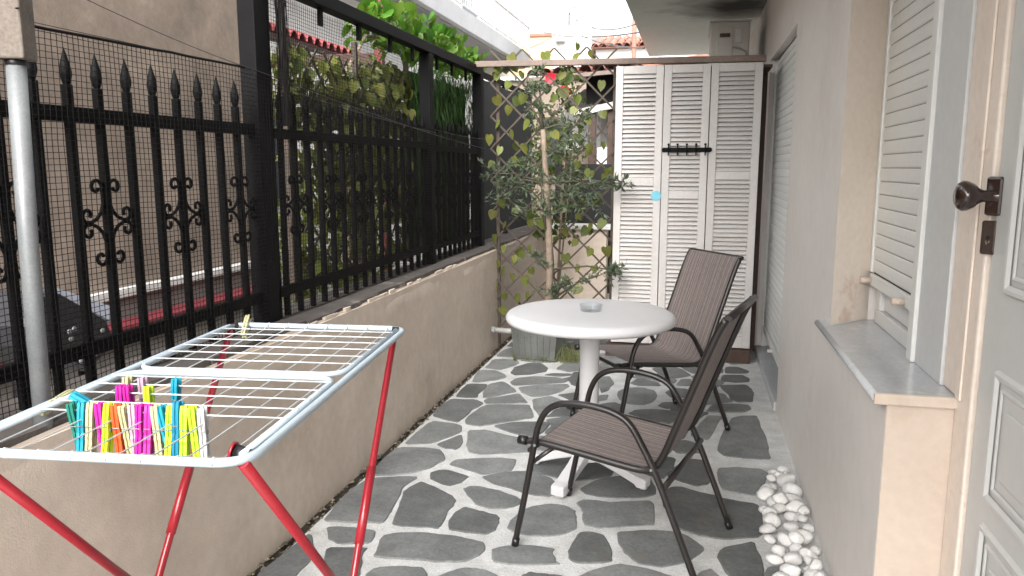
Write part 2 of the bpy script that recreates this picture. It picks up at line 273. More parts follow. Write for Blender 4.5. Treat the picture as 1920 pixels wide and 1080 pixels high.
# flagstones of the patio, outlines measured on the floor (metres)
STONES = [
[(-1.406,2.181),(-1.393,2.500),(-1.366,2.485),(-1.321,2.403),(-1.292,2.310),(-1.291,2.208),(-1.283,2.159),(-1.383,2.135)],
[(-1.341,2.572),(-1.248,2.588),(-1.155,2.583),(-1.140,2.494),(-1.241,2.471),(-1.293,2.497)],
[(-1.268,2.416),(-1.128,2.449),(-1.119,2.383),(-1.101,2.323),(-1.073,2.250),(-1.150,2.232),(-1.199,2.264)],
[(-1.381,2.625),(-1.395,2.767),(-1.396,2.946),(-1.376,3.045),(-1.252,3.096),(-1.176,3.107),(-1.202,2.985),(-1.178,2.843),(-1.159,2.760),(-1.156,2.661),(-1.274,2.644)],
[(-1.396,3.144),(-1.398,3.212),(-1.395,3.423),(-1.374,3.443),(-1.245,3.466),(-1.182,3.450),(-1.125,3.346),(-1.150,3.243),(-1.221,3.159),(-1.359,3.095),(-1.395,3.099)],
[(-1.383,3.528),(-1.371,3.825),(-1.357,3.875),(-1.258,3.861),(-1.193,3.830),(-1.162,3.739),(-1.232,3.596),(-1.270,3.539),(-1.364,3.508)],
[(-1.217,3.535),(-1.147,3.700),(-1.106,3.577),(-1.108,3.498),(-1.165,3.500)],
[(-1.389,3.964),(-1.397,4.141),(-1.383,4.281),(-1.234,4.299),(-1.178,4.240),(-1.189,4.159),(-1.213,4.108),(-1.211,4.006),(-1.222,3.891),(-1.273,3.906),(-1.350,3.944)],
[(-1.187,3.926),(-1.184,4.026),(-1.163,4.166),(-1.143,4.217),(-1.030,4.243),(-0.907,4.272),(-0.872,4.173),(-0.837,4.051),(-0.931,3.987),(-1.042,3.892),(-1.086,3.855),(-1.162,3.871)],
[(-1.181,4.304),(-1.162,4.341),(-1.085,4.409),(-1.016,4.477),(-0.947,4.367),(-0.926,4.315),(-1.046,4.271),(-1.146,4.244)],
[(-1.372,4.342),(-1.382,4.597),(-1.365,4.629),(-1.258,4.645),(-1.252,4.545),(-1.263,4.436),(-1.245,4.355),(-1.311,4.339)],
[(-1.229,4.461),(-1.241,4.639),(-1.172,4.722),(-1.094,4.618),(-1.046,4.522),(-1.101,4.456),(-1.175,4.354),(-1.205,4.364)],
[(-1.366,4.686),(-1.395,4.922),(-1.382,4.978),(-1.281,4.981),(-1.211,4.902),(-1.187,4.847),(-1.201,4.794),(-1.265,4.729),(-1.330,4.675)],
[(-1.375,5.035),(-1.380,5.274),(-1.299,5.305),(-1.204,5.280),(-1.183,5.215),(-1.229,5.069),(-1.262,5.017)],
[(-1.384,5.383),(-1.369,5.592),(-1.328,5.683),(-1.269,5.589),(-1.230,5.419),(-1.284,5.370)],
[(-1.175,4.963),(-1.175,5.112),(-1.108,5.237),(-1.025,5.257),(-0.954,5.134),(-0.953,5.045),(-1.026,4.955),(-1.127,4.903)],
[(-0.890,5.119),(-0.824,5.434),(-0.781,5.411),(-0.729,5.217),(-0.720,5.099),(-0.792,5.077)],
[(-0.934,4.948),(-0.884,5.003),(-0.767,5.016),(-0.775,4.972),(-0.858,4.938)],
[(-1.119,4.727),(-1.102,4.826),(-0.997,4.892),(-0.851,4.898),(-0.763,4.851),(-0.789,4.792),(-0.920,4.722),(-1.071,4.661)],
[(-1.040,4.617),(-0.967,4.673),(-0.756,4.761),(-0.734,4.715),(-0.770,4.595),(-0.845,4.482),(-0.919,4.441),(-0.987,4.507)],
[(-0.901,4.388),(-0.811,4.478),(-0.725,4.407),(-0.655,4.379),(-0.707,4.302),(-0.749,4.250),(-0.780,4.140),(-0.793,4.077),(-0.864,4.244)],
[(-0.769,4.511),(-0.685,4.578),(-0.637,4.578),(-0.636,4.428),(-0.666,4.410),(-0.716,4.477)],
[(-1.009,3.866),(-0.924,3.941),(-0.798,3.980),(-0.727,3.988),(-0.744,3.831),(-0.767,3.740),(-0.890,3.796)],
[(-1.123,3.759),(-1.031,3.789),(-0.824,3.710),(-0.776,3.673),(-0.747,3.539),(-0.872,3.487),(-0.974,3.456),(-1.029,3.473),(-1.060,3.542)],
[(-1.069,3.289),(-1.064,3.360),(-0.946,3.402),(-0.860,3.430),(-0.790,3.425),(-0.780,3.290),(-0.848,3.234),(-0.900,3.215),(-0.956,3.248)],
[(-1.129,3.181),(-1.103,3.214),(-1.071,3.228),(-0.957,3.183),(-0.968,3.117),(-1.012,3.064),(-1.063,3.095),(-1.106,3.122)],
[(-0.931,3.042),(-0.915,3.070),(-0.869,3.081),(-0.790,3.056),(-0.703,3.020),(-0.664,2.984),(-0.676,2.937),(-0.713,2.902),(-0.773,2.884),(-0.829,2.910),(-0.878,2.970)],
[(-0.886,3.185),(-0.838,3.241),(-0.735,3.284),(-0.674,3.292),(-0.590,3.242),(-0.556,3.189),(-0.553,3.058),(-0.624,3.052),(-0.684,3.077),(-0.741,3.099),(-0.822,3.133)],
[(-0.895,2.727),(-0.891,2.809),(-0.874,2.864),(-0.798,2.839),(-0.734,2.821),(-0.717,2.777),(-0.705,2.709),(-0.732,2.665),(-0.796,2.665),(-0.868,2.667)],
[(-1.174,2.956),(-1.155,3.048),(-1.135,3.073),(-1.055,3.023),(-0.965,2.959),(-0.935,2.920),(-0.930,2.860),(-0.938,2.815),(-0.930,2.767),(-0.925,2.696),(-0.927,2.669),(-1.013,2.664),(-1.108,2.661),(-1.126,2.762),(-1.152,2.869)],
[(-1.073,2.430),(-1.096,2.507),(-1.099,2.557),(-1.057,2.589),(-0.956,2.609),(-0.852,2.615),(-0.778,2.603),(-0.729,2.590),(-0.709,2.542),(-0.719,2.493),(-0.748,2.447),(-0.825,2.429),(-0.891,2.426),(-1.018,2.403),(-1.065,2.405)],
[(-1.040,2.267),(-1.039,2.309),(-1.022,2.332),(-0.956,2.350),(-0.888,2.360),(-0.858,2.334),(-0.842,2.278),(-0.887,2.239),(-1.019,2.219)],
[(-0.803,2.323),(-0.772,2.366),(-0.726,2.395),(-0.668,2.394),(-0.619,2.378),(-0.605,2.334),(-0.685,2.287),(-0.791,2.279)],
[(-0.658,2.784),(-0.638,2.871),(-0.596,2.928),(-0.542,2.969),(-0.484,2.973),(-0.437,2.937),(-0.416,2.877),(-0.407,2.791),(-0.438,2.742),(-0.485,2.706),(-0.559,2.693),(-0.621,2.707),(-0.650,2.734)],
[(-0.667,2.553),(-0.611,2.585),(-0.540,2.602),(-0.492,2.602),(-0.457,2.602),(-0.459,2.564),(-0.440,2.518),(-0.426,2.511),(-0.516,2.486),(-0.601,2.466),(-0.639,2.471),(-0.660,2.517)],
[(-0.427,3.006),(-0.408,3.045),(-0.358,3.047),(-0.287,3.044),(-0.216,3.075),(-0.148,3.101),(-0.122,3.068),(-0.112,2.887),(-0.169,2.869),(-0.265,2.829),(-0.317,2.813),(-0.365,2.823),(-0.384,2.931),(-0.411,2.981)],
[(-0.395,2.617),(-0.385,2.697),(-0.374,2.749),(-0.334,2.762),(-0.294,2.743),(-0.269,2.693),(-0.250,2.614),(-0.246,2.574),(-0.279,2.552),(-0.346,2.533),(-0.385,2.552)],
[(-0.235,2.790),(-0.125,2.828),(-0.047,2.840),(0.009,2.822),(0.079,2.738),(0.037,2.655),(-0.059,2.574),(-0.136,2.572),(-0.188,2.635),(-0.216,2.698)],
[(-0.521,2.396),(-0.502,2.420),(-0.449,2.416),(-0.398,2.421),(-0.380,2.390),(-0.448,2.354),(-0.521,2.350)],
[(-0.432,3.159),(-0.384,3.258),(-0.341,3.302),(-0.239,3.355),(-0.160,3.368),(-0.127,3.241),(-0.120,3.190),(-0.160,3.149),(-0.261,3.110),(-0.344,3.101),(-0.396,3.114)],
[(-0.074,3.206),(-0.048,3.268),(-0.010,3.277),(0.078,3.234),(0.175,3.195),(0.293,3.171),(0.309,3.103),(0.289,2.888),(0.162,2.828),(0.075,2.838),(-0.015,2.886),(-0.053,3.018),(-0.075,3.129)],
[(-0.071,3.397),(-0.008,3.568),(0.026,3.614),(0.088,3.619),(0.119,3.433),(0.104,3.345),(0.053,3.313),(-0.011,3.351)],
[(0.158,3.532),(0.242,3.566),(0.348,3.568),(0.371,3.528),(0.331,3.349),(0.300,3.270),(0.227,3.277),(0.173,3.296),(0.160,3.409)],
[(0.161,3.784),(0.215,4.128),(0.253,4.307),(0.309,4.356),(0.391,4.375),(0.393,4.271),(0.398,4.076),(0.404,3.912),(0.403,3.720),(0.295,3.701),(0.194,3.710)],
[(0.136,2.690),(0.170,2.759),(0.263,2.822),(0.275,2.700),(0.276,2.557),(0.188,2.507),(0.153,2.598)],
[(0.062,2.526),(0.083,2.566),(0.103,2.586),(0.127,2.541),(0.116,2.490),(0.062,2.478)],
[(-0.042,3.846),(0.002,3.879),(0.076,3.831),(0.089,3.729),(-0.031,3.690),(-0.054,3.747)],
[(0.024,3.972),(0.091,4.200),(0.119,4.311),(0.203,4.317),(0.161,4.157),(0.118,3.918)],
[(0.132,4.444),(0.157,4.526),(0.282,4.566),(0.349,4.562),(0.362,4.507),(0.319,4.431),(0.175,4.392),(0.120,4.384)],
[(0.212,4.956),(0.364,5.003),(0.381,4.972),(0.397,4.852),(0.386,4.650),(0.302,4.620),(0.258,4.671),(0.257,4.776),(0.225,4.879)],
[(0.237,5.217),(0.360,5.246),(0.393,5.166),(0.388,5.092),(0.318,5.063),(0.219,5.064)],
[(0.264,5.437),(0.339,5.460),(0.405,5.361),(0.383,5.309),(0.252,5.278)],
[(0.294,5.674),(0.391,5.682),(0.399,5.581),(0.295,5.534)],
[(-0.240,5.291),(-0.052,5.335),(0.023,5.167),(-0.086,5.066),(-0.166,5.135)],
[(-0.063,4.926),(-0.034,5.053),(0.029,5.068),(0.018,4.921),(-0.044,4.895)],
[(-0.413,4.662),(-0.373,4.761),(-0.269,4.785),(-0.204,4.733),(-0.185,4.651),(-0.198,4.502),(-0.247,4.441),(-0.334,4.441),(-0.388,4.519)],
[(-0.119,4.731),(-0.080,4.829),(0.000,4.826),(-0.004,4.651),(-0.092,4.630)],
[(-0.152,4.444),(-0.135,4.507),(-0.049,4.528),(-0.041,4.412),(-0.114,4.405)],
[(-0.312,4.246),(-0.279,4.319),(-0.185,4.350),(-0.045,4.346),(-0.058,4.182),(-0.098,4.121),(-0.186,4.169)],
[(-0.351,4.882),(-0.316,5.012),(-0.184,4.945),(-0.168,4.866),(-0.303,4.834)],
[(-0.359,5.235),(-0.312,5.246),(-0.238,5.131),(-0.339,5.069)],
[(-0.522,4.629),(-0.569,4.965),(-0.502,5.008),(-0.471,4.854),(-0.483,4.699)],
[(-0.522,4.546),(-0.470,4.582),(-0.479,4.487),(-0.510,4.446)],
[(-0.550,4.276),(-0.505,4.371),(-0.416,4.446),(-0.374,4.402),(-0.368,4.277),(-0.328,4.167),(-0.465,4.096)],
[(-0.603,5.247),(-0.526,5.234),(-0.492,5.124),(-0.575,5.076)],
[(-0.686,1.353),(-0.626,1.257),(-0.525,1.246),(-0.456,1.228),(-0.383,1.251),(-0.274,1.299),(-0.285,1.415),(-0.373,1.478),(-0.458,1.495),(-0.527,1.465),(-0.629,1.451)],
[(-0.425,5.735),(-0.314,5.762),(-0.244,5.838),(-0.230,5.929),(-0.239,6.016),(-0.298,6.089),(-0.392,6.110),(-0.475,6.068),(-0.539,6.000),(-0.527,5.909),(-0.508,5.813)],
[(0.002,1.786),(0.092,1.856),(0.112,1.976),(0.018,2.051),(-0.066,2.098),(-0.168,2.111),(-0.262,2.054),(-0.293,1.948),(-0.263,1.848),(-0.188,1.784),(-0.095,1.772)],
[(-0.202,0.786),(-0.164,0.713),(-0.090,0.649),(0.001,0.684),(0.077,0.739),(0.072,0.831),(0.065,0.917),(-0.004,0.975),(-0.095,0.996),(-0.182,0.954),(-0.232,0.873)],
[(-0.739,0.926),(-0.834,0.966),(-0.927,0.958),(-1.011,0.917),(-1.091,0.837),(-1.058,0.728),(-0.973,0.671),(-0.887,0.624),(-0.784,0.643),(-0.703,0.718),(-0.676,0.831)],
[(-0.806,1.615),(-0.762,1.726),(-0.766,1.839),(-0.836,1.924),(-0.936,1.955),(-1.036,1.937),(-1.145,1.889),(-1.156,1.769),(-1.137,1.651),(-1.041,1.573),(-0.924,1.599)],
[(-0.917,6.001),(-0.839,6.046),(-0.809,6.129),(-0.817,6.213),(-0.870,6.279),(-0.950,6.296),(-1.037,6.294),(-1.090,6.224),(-1.125,6.139),(-1.058,6.075),(-0.998,6.033)],
[(-0.113,6.341),(-0.206,6.228),(-0.129,6.103),(-0.002,6.082),(0.091,6.040),(0.189,6.085),(0.314,6.155),(0.275,6.290),(0.195,6.379),(0.088,6.396),(-0.007,6.383)],
[(-0.587,3.616),(-0.476,3.588),(-0.406,3.576),(-0.320,3.560),(-0.232,3.614),(-0.186,3.724),(-0.274,3.805),(-0.368,3.811),(-0.439,3.821),(-0.523,3.803),(-0.611,3.729)],
[(0.185,1.584),(0.082,1.598),(-0.005,1.566),(-0.130,1.531),(-0.183,1.401),(-0.072,1.309),(0.022,1.267),(0.115,1.273),(0.215,1.298),(0.312,1.385),(0.279,1.512)],
[(-0.995,1.381),(-1.077,1.377),(-1.151,1.358),(-1.215,1.300),(-1.210,1.212),(-1.174,1.132),(-1.094,1.091),(-1.012,1.118),(-0.950,1.167),(-0.924,1.242),(-0.926,1.328)],
[(-1.178,5.729),(-1.153,5.621),(-1.072,5.557),(-0.980,5.530),(-0.883,5.548),(-0.816,5.625),(-0.812,5.724),(-0.851,5.811),(-0.938,5.844),(-1.028,5.863),(-1.131,5.831)],
[(-0.103,5.536),(-0.027,5.493),(0.067,5.499),(0.129,5.569),(0.182,5.657),(0.149,5.759),(0.062,5.818),(-0.037,5.820),(-0.129,5.785),(-0.163,5.693),(-0.198,5.591)],
[(-0.466,0.770),(-0.561,0.746),(-0.681,0.678),(-0.688,0.534),(-0.555,0.474),(-0.461,0.443),(-0.371,0.468),(-0.278,0.512),(-0.210,0.617),(-0.291,0.712),(-0.376,0.759)],
[(-0.371,2.130),(-0.463,2.207),(-0.571,2.190),(-0.658,2.175),(-0.790,2.141),(-0.810,2.008),(-0.717,1.917),(-0.627,1.858),(-0.528,1.886),(-0.429,1.915),(-0.345,2.006)],
[(-0.745,6.368),(-0.739,6.261),(-0.652,6.206),(-0.572,6.195),(-0.496,6.200),(-0.404,6.234),(-0.350,6.334),(-0.414,6.429),(-0.508,6.454),(-0.585,6.452),(-0.657,6.425)],
[(-0.455,5.403),(-0.346,5.451),(-0.347,5.569),(-0.451,5.622),(-0.532,5.627),(-0.612,5.644),(-0.683,5.593),(-0.768,5.506),(-0.707,5.404),(-0.605,5.380),(-0.531,5.399)],
[(0.094,2.377),(0.046,2.303),(0.026,2.218),(0.080,2.150),(0.140,2.080),(0.233,2.092),(0.284,2.161),(0.343,2.225),(0.301,2.301),(0.257,2.364),(0.180,2.394)],
[(-0.367,1.085),(-0.416,1.189),(-0.534,1.203),(-0.614,1.122),(-0.654,1.038),(-0.643,0.951),(-0.628,0.842),(-0.521,0.827),(-0.426,0.843),(-0.347,0.902),(-0.320,0.999)],
[(0.221,0.718),(0.116,0.712),(0.044,0.636),(0.026,0.539),(0.070,0.458),(0.114,0.358),(0.221,0.372),(0.328,0.390),(0.340,0.499),(0.359,0.589),(0.320,0.684)],
[(-1.023,0.676),(-1.126,0.733),(-1.241,0.716),(-1.347,0.661),(-1.381,0.544),(-1.375,0.419),(-1.264,0.362),(-1.160,0.348),(-1.047,0.359),(-0.957,0.446),(-0.967,0.571)],
[(-0.066,2.189),(0.007,2.268),(0.055,2.377),(0.006,2.491),(-0.105,2.533),(-0.215,2.545),(-0.297,2.474),(-0.361,2.386),(-0.385,2.258),(-0.266,2.203),(-0.169,2.162)],
[(0.058,1.119),(0.046,1.020),(0.127,0.964),(0.198,0.930),(0.276,0.940),(0.370,0.968),(0.410,1.065),(0.365,1.157),(0.280,1.194),(0.206,1.177),(0.124,1.183)],
[(-0.328,1.669),(-0.303,1.769),(-0.377,1.843),(-0.474,1.872),(-0.577,1.853),(-0.630,1.764),(-0.635,1.671),(-0.628,1.562),(-0.525,1.529),(-0.424,1.509),(-0.326,1.560)],
[(-1.285,6.201),(-1.169,6.200),(-1.083,6.266),(-0.974,6.341),(-0.963,6.482),(-1.073,6.570),(-1.192,6.575),(-1.301,6.573),(-1.382,6.495),(-1.378,6.387),(-1.378,6.273)],
[(-0.440,3.986),(-0.374,3.874),(-0.265,3.848),(-0.188,3.833),(-0.102,3.845),(-0.012,3.905),(0.005,4.019),(-0.102,4.072),(-0.176,4.090),(-0.251,4.103),(-0.329,4.066)],
[(0.213,1.641),(0.288,1.628),(0.357,1.667),(0.413,1.733),(0.414,1.826),(0.338,1.878),(0.262,1.884),(0.192,1.877),(0.114,1.838),(0.057,1.746),(0.114,1.654)],
[(-0.630,3.518),(-0.698,3.434),(-0.690,3.318),(-0.585,3.272),(-0.498,3.238),(-0.412,3.275),(-0.326,3.331),(-0.322,3.436),(-0.381,3.514),(-0.462,3.543),(-0.550,3.570)],
[(0.414,5.978),(0.373,6.078),(0.265,6.086),(0.182,6.046),(0.052,6.022),(-0.003,5.893),(0.122,5.812),(0.200,5.756),(0.298,5.741),(0.414,5.763),(0.413,5.885)],
[(0.016,1.238),(-0.089,1.286),(-0.175,1.332),(-0.251,1.270),(-0.357,1.236),(-0.354,1.128),(-0.313,1.035),(-0.222,0.999),(-0.135,1.008),(-0.018,1.013),(0.032,1.121)],
[(-0.762,5.734),(-0.668,5.758),(-0.559,5.767),(-0.547,5.874),(-0.556,5.964),(-0.589,6.067),(-0.696,6.084),(-0.785,6.042),(-0.873,5.990),(-0.943,5.880),(-0.829,5.805)],
[(-1.065,1.057),(-1.167,1.094),(-1.256,1.106),(-1.344,1.076),(-1.376,0.989),(-1.376,0.905),(-1.362,0.796),(-1.255,0.780),(-1.160,0.794),(-1.097,0.862),(-1.062,0.949)],
[(-1.074,5.978),(-1.087,6.067),(-1.146,6.135),(-1.232,6.160),(-1.308,6.118),(-1.378,6.066),(-1.380,5.978),(-1.345,5.902),(-1.277,5.846),(-1.192,5.866),(-1.096,5.882)],
[(-1.151,1.622),(-1.223,1.702),(-1.325,1.670),(-1.376,1.580),(-1.378,1.487),(-1.347,1.399),(-1.271,1.329),(-1.178,1.378),(-1.090,1.403),(-1.022,1.487),(-1.085,1.576)],
[(-0.731,1.347),(-0.680,1.411),(-0.681,1.496),(-0.740,1.551),(-0.807,1.581),(-0.879,1.570),(-0.934,1.521),(-0.974,1.451),(-0.941,1.375),(-0.881,1.324),(-0.798,1.284)],
[(0.002,0.523),(-0.047,0.578),(-0.117,0.608),(-0.198,0.593),(-0.235,0.521),(-0.274,0.444),(-0.221,0.375),(-0.154,0.333),(-0.073,0.324),(0.006,0.364),(0.043,0.447)],
[(-1.081,2.187),(-1.159,2.214),(-1.256,2.208),(-1.317,2.127),(-1.373,2.015),(-1.261,1.951),(-1.182,1.908),(-1.103,1.942),(-1.012,1.962),(-0.879,2.045),(-0.973,2.160)],
[(-0.406,6.567),(-0.426,6.455),(-0.349,6.380),(-0.325,6.276),(-0.220,6.255),(-0.150,6.333),(-0.066,6.384),(-0.012,6.496),(-0.118,6.566),(-0.208,6.581),(-0.287,6.574)],
[(-0.792,0.968),(-0.679,0.949),(-0.662,1.067),(-0.619,1.148),(-0.657,1.236),(-0.733,1.299),(-0.827,1.273),(-0.899,1.229),(-0.936,1.153),(-0.953,1.057),(-0.878,0.995)],
[(-1.149,5.292),(-1.079,5.270),(-1.003,5.281),(-0.923,5.326),(-0.887,5.423),(-0.945,5.509),(-1.037,5.524),(-1.113,5.535),(-1.180,5.494),(-1.204,5.421),(-1.223,5.337)],
[(-0.721,3.847),(-0.651,3.770),(-0.555,3.811),(-0.471,3.834),(-0.428,3.913),(-0.462,3.993),(-0.487,4.076),(-0.571,4.117),(-0.665,4.098),(-0.750,4.040),(-0.704,3.940)],
[(-0.054,5.389),(-0.010,5.307),(0.028,5.240),(0.101,5.202),(0.174,5.238),(0.226,5.289),(0.232,5.360),(0.232,5.442),(0.165,5.492),(0.083,5.489),(0.013,5.451)],
[(-0.671,0.368),(-0.630,0.451),(-0.702,0.513),(-0.725,0.629),(-0.829,0.601),(-0.930,0.582),(-0.936,0.478),(-0.952,0.393),(-0.900,0.319),(-0.812,0.325),(-0.737,0.319)],
[(-0.292,5.541),(-0.325,5.472),(-0.372,5.384),(-0.291,5.330),(-0.215,5.327),(-0.154,5.336),(-0.082,5.361),(-0.040,5.437),(-0.100,5.502),(-0.155,5.536),(-0.218,5.555)],
[(0.072,4.798),(0.026,4.738),(0.024,4.673),(-0.032,4.578),(0.051,4.526),(0.136,4.539),(0.198,4.574),(0.266,4.619),(0.231,4.694),(0.221,4.769),(0.149,4.796)],
[(0.139,6.426),(0.229,6.388),(0.277,6.320),(0.357,6.338),(0.411,6.394),(0.414,6.464),(0.416,6.534),(0.358,6.575),(0.293,6.577),(0.223,6.569),(0.152,6.519)],
[(-0.763,6.576),(-0.833,6.578),(-0.904,6.579),(-0.989,6.542),(-0.935,6.456),(-0.944,6.379),(-0.878,6.335),(-0.802,6.342),(-0.755,6.394),(-0.678,6.442),(-0.680,6.535)],
[(-0.005,5.965),(0.021,6.039),(-0.053,6.062),(-0.108,6.076),(-0.213,6.132),(-0.215,6.022),(-0.202,5.958),(-0.214,5.874),(-0.151,5.792),(-0.060,5.843),(-0.026,5.913)],
[(-0.000,1.657),(-0.066,1.743),(-0.155,1.756),(-0.216,1.765),(-0.286,1.754),(-0.296,1.684),(-0.296,1.627),(-0.291,1.550),(-0.216,1.537),(-0.150,1.547),(-0.065,1.570)],
[(-0.176,3.392),(-0.090,3.357),(-0.076,3.446),(-0.057,3.509),(-0.047,3.603),(-0.131,3.645),(-0.207,3.598),(-0.259,3.564),(-0.344,3.517),(-0.294,3.438),(-0.247,3.383)],
[(0.250,2.065),(0.109,2.041),(0.131,1.927),(0.248,1.905),(0.313,1.904),(0.388,1.884),(0.414,1.955),(0.415,2.015),(0.417,2.086),(0.363,2.146),(0.286,2.120)],
[(0.418,0.879),(0.370,0.939),(0.296,0.916),(0.238,0.904),(0.107,0.888),(0.099,0.770),(0.234,0.745),(0.285,0.728),(0.368,0.648),(0.416,0.733),(0.414,0.809)],
[(-1.370,1.948),(-1.373,1.858),(-1.374,1.796),(-1.362,1.721),(-1.288,1.706),(-1.225,1.723),(-1.185,1.768),(-1.178,1.822),(-1.174,1.881),(-1.229,1.905),(-1.281,1.933)],
[(0.412,2.405),(0.418,2.459),(0.413,2.513),(0.413,2.641),(0.302,2.648),(0.276,2.521),(0.223,2.492),(0.184,2.419),(0.262,2.385),(0.310,2.341),(0.401,2.296)],
[(-0.592,4.921),(-0.549,5.044),(-0.649,5.075),(-0.753,5.066),(-0.754,4.947),(-0.798,4.891),(-0.742,4.845),(-0.721,4.767),(-0.634,4.709),(-0.572,4.794),(-0.581,4.874)],
[(-0.570,4.245),(-0.558,4.343),(-0.639,4.332),(-0.685,4.285),(-0.716,4.245),(-0.740,4.190),(-0.761,4.086),(-0.652,4.124),(-0.605,4.137),(-0.505,4.114),(-0.542,4.204)],
[(0.046,5.058),(0.049,5.013),(0.051,4.945),(0.112,4.901),(0.189,4.916),(0.211,4.991),(0.224,5.046),(0.197,5.093),(0.168,5.152),(0.096,5.177),(0.027,5.141)],
[(-0.403,5.402),(-0.460,5.374),(-0.515,5.382),(-0.604,5.354),(-0.597,5.267),(-0.500,5.253),(-0.478,5.156),(-0.398,5.175),(-0.378,5.253),(-0.312,5.299),(-0.366,5.355)],
[(-0.194,5.669),(-0.171,5.746),(-0.226,5.813),(-0.302,5.752),(-0.347,5.729),(-0.450,5.703),(-0.397,5.624),(-0.333,5.601),(-0.293,5.564),(-0.237,5.576),(-0.214,5.625)],
[(0.279,1.220),(0.323,1.214),(0.365,1.186),(0.415,1.206),(0.409,1.262),(0.413,1.305),(0.416,1.390),(0.340,1.442),(0.302,1.331),(0.267,1.305),(0.112,1.240)],
[(-1.238,1.288),(-1.296,1.310),(-1.371,1.323),(-1.374,1.238),(-1.374,1.195),(-1.376,1.146),(-1.339,1.106),(-1.289,1.132),(-1.226,1.122),(-1.236,1.185),(-1.238,1.225)],
[(-0.303,6.120),(-0.244,6.072),(-0.236,6.143),(-0.206,6.182),(-0.238,6.219),(-0.268,6.244),(-0.306,6.239),(-0.363,6.254),(-0.402,6.209),(-0.496,6.117),(-0.341,6.126)],
[(-1.205,5.729),(-1.179,5.770),(-1.160,5.849),(-1.250,5.817),(-1.283,5.818),(-1.379,5.861),(-1.376,5.779),(-1.378,5.713),(-1.307,5.702),(-1.271,5.640),(-1.175,5.606)],
[(-0.635,3.715),(-0.655,3.743),(-0.685,3.766),(-0.733,3.776),(-0.744,3.726),(-0.762,3.693),(-0.741,3.662),(-0.734,3.594),(-0.665,3.548),(-0.617,3.616),(-0.634,3.681)],
[(-0.280,0.414),(-0.304,0.437),(-0.338,0.454),(-0.369,0.431),(-0.445,0.424),(-0.546,0.333),(-0.395,0.319),(-0.344,0.325),(-0.306,0.319),(-0.243,0.320),(-0.262,0.380)],
[(-0.072,5.031),(-0.136,5.080),(-0.167,5.102),(-0.198,5.152),(-0.232,5.103),(-0.263,5.082),(-0.398,5.027),(-0.254,5.007),(-0.218,4.995),(-0.176,4.965),(-0.088,4.952)],
[(0.093,4.327),(0.120,4.361),(0.088,4.392),(0.096,4.506),(0.004,4.522),(-0.009,4.406),(-0.087,4.384),(-0.026,4.332),(-0.020,4.276),(0.024,4.147),(0.078,4.286)],
[(0.305,1.532),(0.314,1.501),(0.342,1.459),(0.415,1.423),(0.412,1.512),(0.412,1.550),(0.418,1.594),(0.413,1.696),(0.340,1.617),(0.304,1.599),(0.245,1.575)],
[(-0.242,0.830),(-0.255,0.872),(-0.300,0.964),(-0.347,0.878),(-0.388,0.843),(-0.395,0.787),(-0.340,0.763),(-0.309,0.756),(-0.271,0.728),(-0.195,0.722),(-0.236,0.797)],
[(-0.801,6.074),(-0.737,6.097),(-0.708,6.110),(-0.653,6.106),(-0.488,6.152),(-0.677,6.188),(-0.706,6.201),(-0.737,6.225),(-0.850,6.302),(-0.785,6.174),(-0.776,6.143)],
[(0.412,6.316),(0.369,6.312),(0.336,6.305),(0.303,6.286),(0.314,6.249),(0.324,6.222),(0.335,6.177),(0.397,6.095),(0.413,6.202),(0.413,6.241),(0.411,6.269)],
[(-0.653,1.734),(-0.719,1.802),(-0.755,1.690),(-0.762,1.652),(-0.775,1.623),(-0.761,1.592),(-0.732,1.574),(-0.689,1.546),(-0.655,1.581),(-0.656,1.624),(-0.662,1.658)],
[(-0.074,6.575),(0.015,6.508),(0.005,6.462),(0.038,6.419),(0.095,6.421),(0.110,6.478),(0.124,6.509),(0.190,6.577),(0.100,6.576),(0.062,6.576),(0.025,6.574)],
[(-0.959,5.919),(-0.935,5.949),(-0.951,5.985),(-0.987,5.997),(-1.029,6.027),(-1.042,5.973),(-1.053,5.947),(-1.068,5.911),(-1.037,5.890),(-1.004,5.890),(-0.967,5.881)]]

def chaikin(P):
    Q = []
    for i in range(len(P)):
        a = Vector((*P[i],0)); b = Vector((*P[(i+1)%len(P)],0)); Q += [a.lerp(b,.11), a.lerp(b,.5)+Vector((random.uniform(-.003,.003),random.uniform(-.003,.003),0)), a.lerp(b,.89)]
    return Q
for i, P in enumerate(STONES):
    Q = chaikin(P); c = sum(Q, Vector())/len(Q)
    Q = [p + Vector((fbm((p.x,p.y,2),9), fbm((p.x,p.y,5),9), 0))*.006 for p in Q]
    Q = [p+(p-c).normalized()*(.011+random.uniform(-.002,.002)) for p in Q]
    h = .0035+random.uniform(0,.004); n = len(Q); tx, ty = random.uniform(-.006,.006), random.uniform(-.006,.006)
    mb = MB(); ring0 = [(p.x,p.y,-.004) for p in Q]; 
    def top(p, k, dz):
        q = c+(p-c)*(1-k/max(.04,(p-c).length)); return (q.x, q.y, h-dz+tx*(q.x-c.x)+ty*(q.y-c.y))
    ring1 = [top(p, .002, .002) for p in Q]; ring2 = [top(p, .007, 0) for p in Q]
    mb.add(ring0+ring1+ring2, [(k,(k+1)%n,n+(k+1)%n,n+k) for k in range(n)]+[(n+k,n+(k+1)%n,2*n+(k+1)%n,2*n+k) for k in range(n)]+[[2*n+k for k in range(n)]])
    area = sum(Q[k].x*Q[(k+1)%n].y-Q[(k+1)%n].x*Q[k].y for k in range(n))
    if area < 0: mb.f = [f[::-1] for f in mb.f]
    o = D.objects.new('flagstone', mb.mesh('flagstone', 'slate', c)); put(o, patio, c)

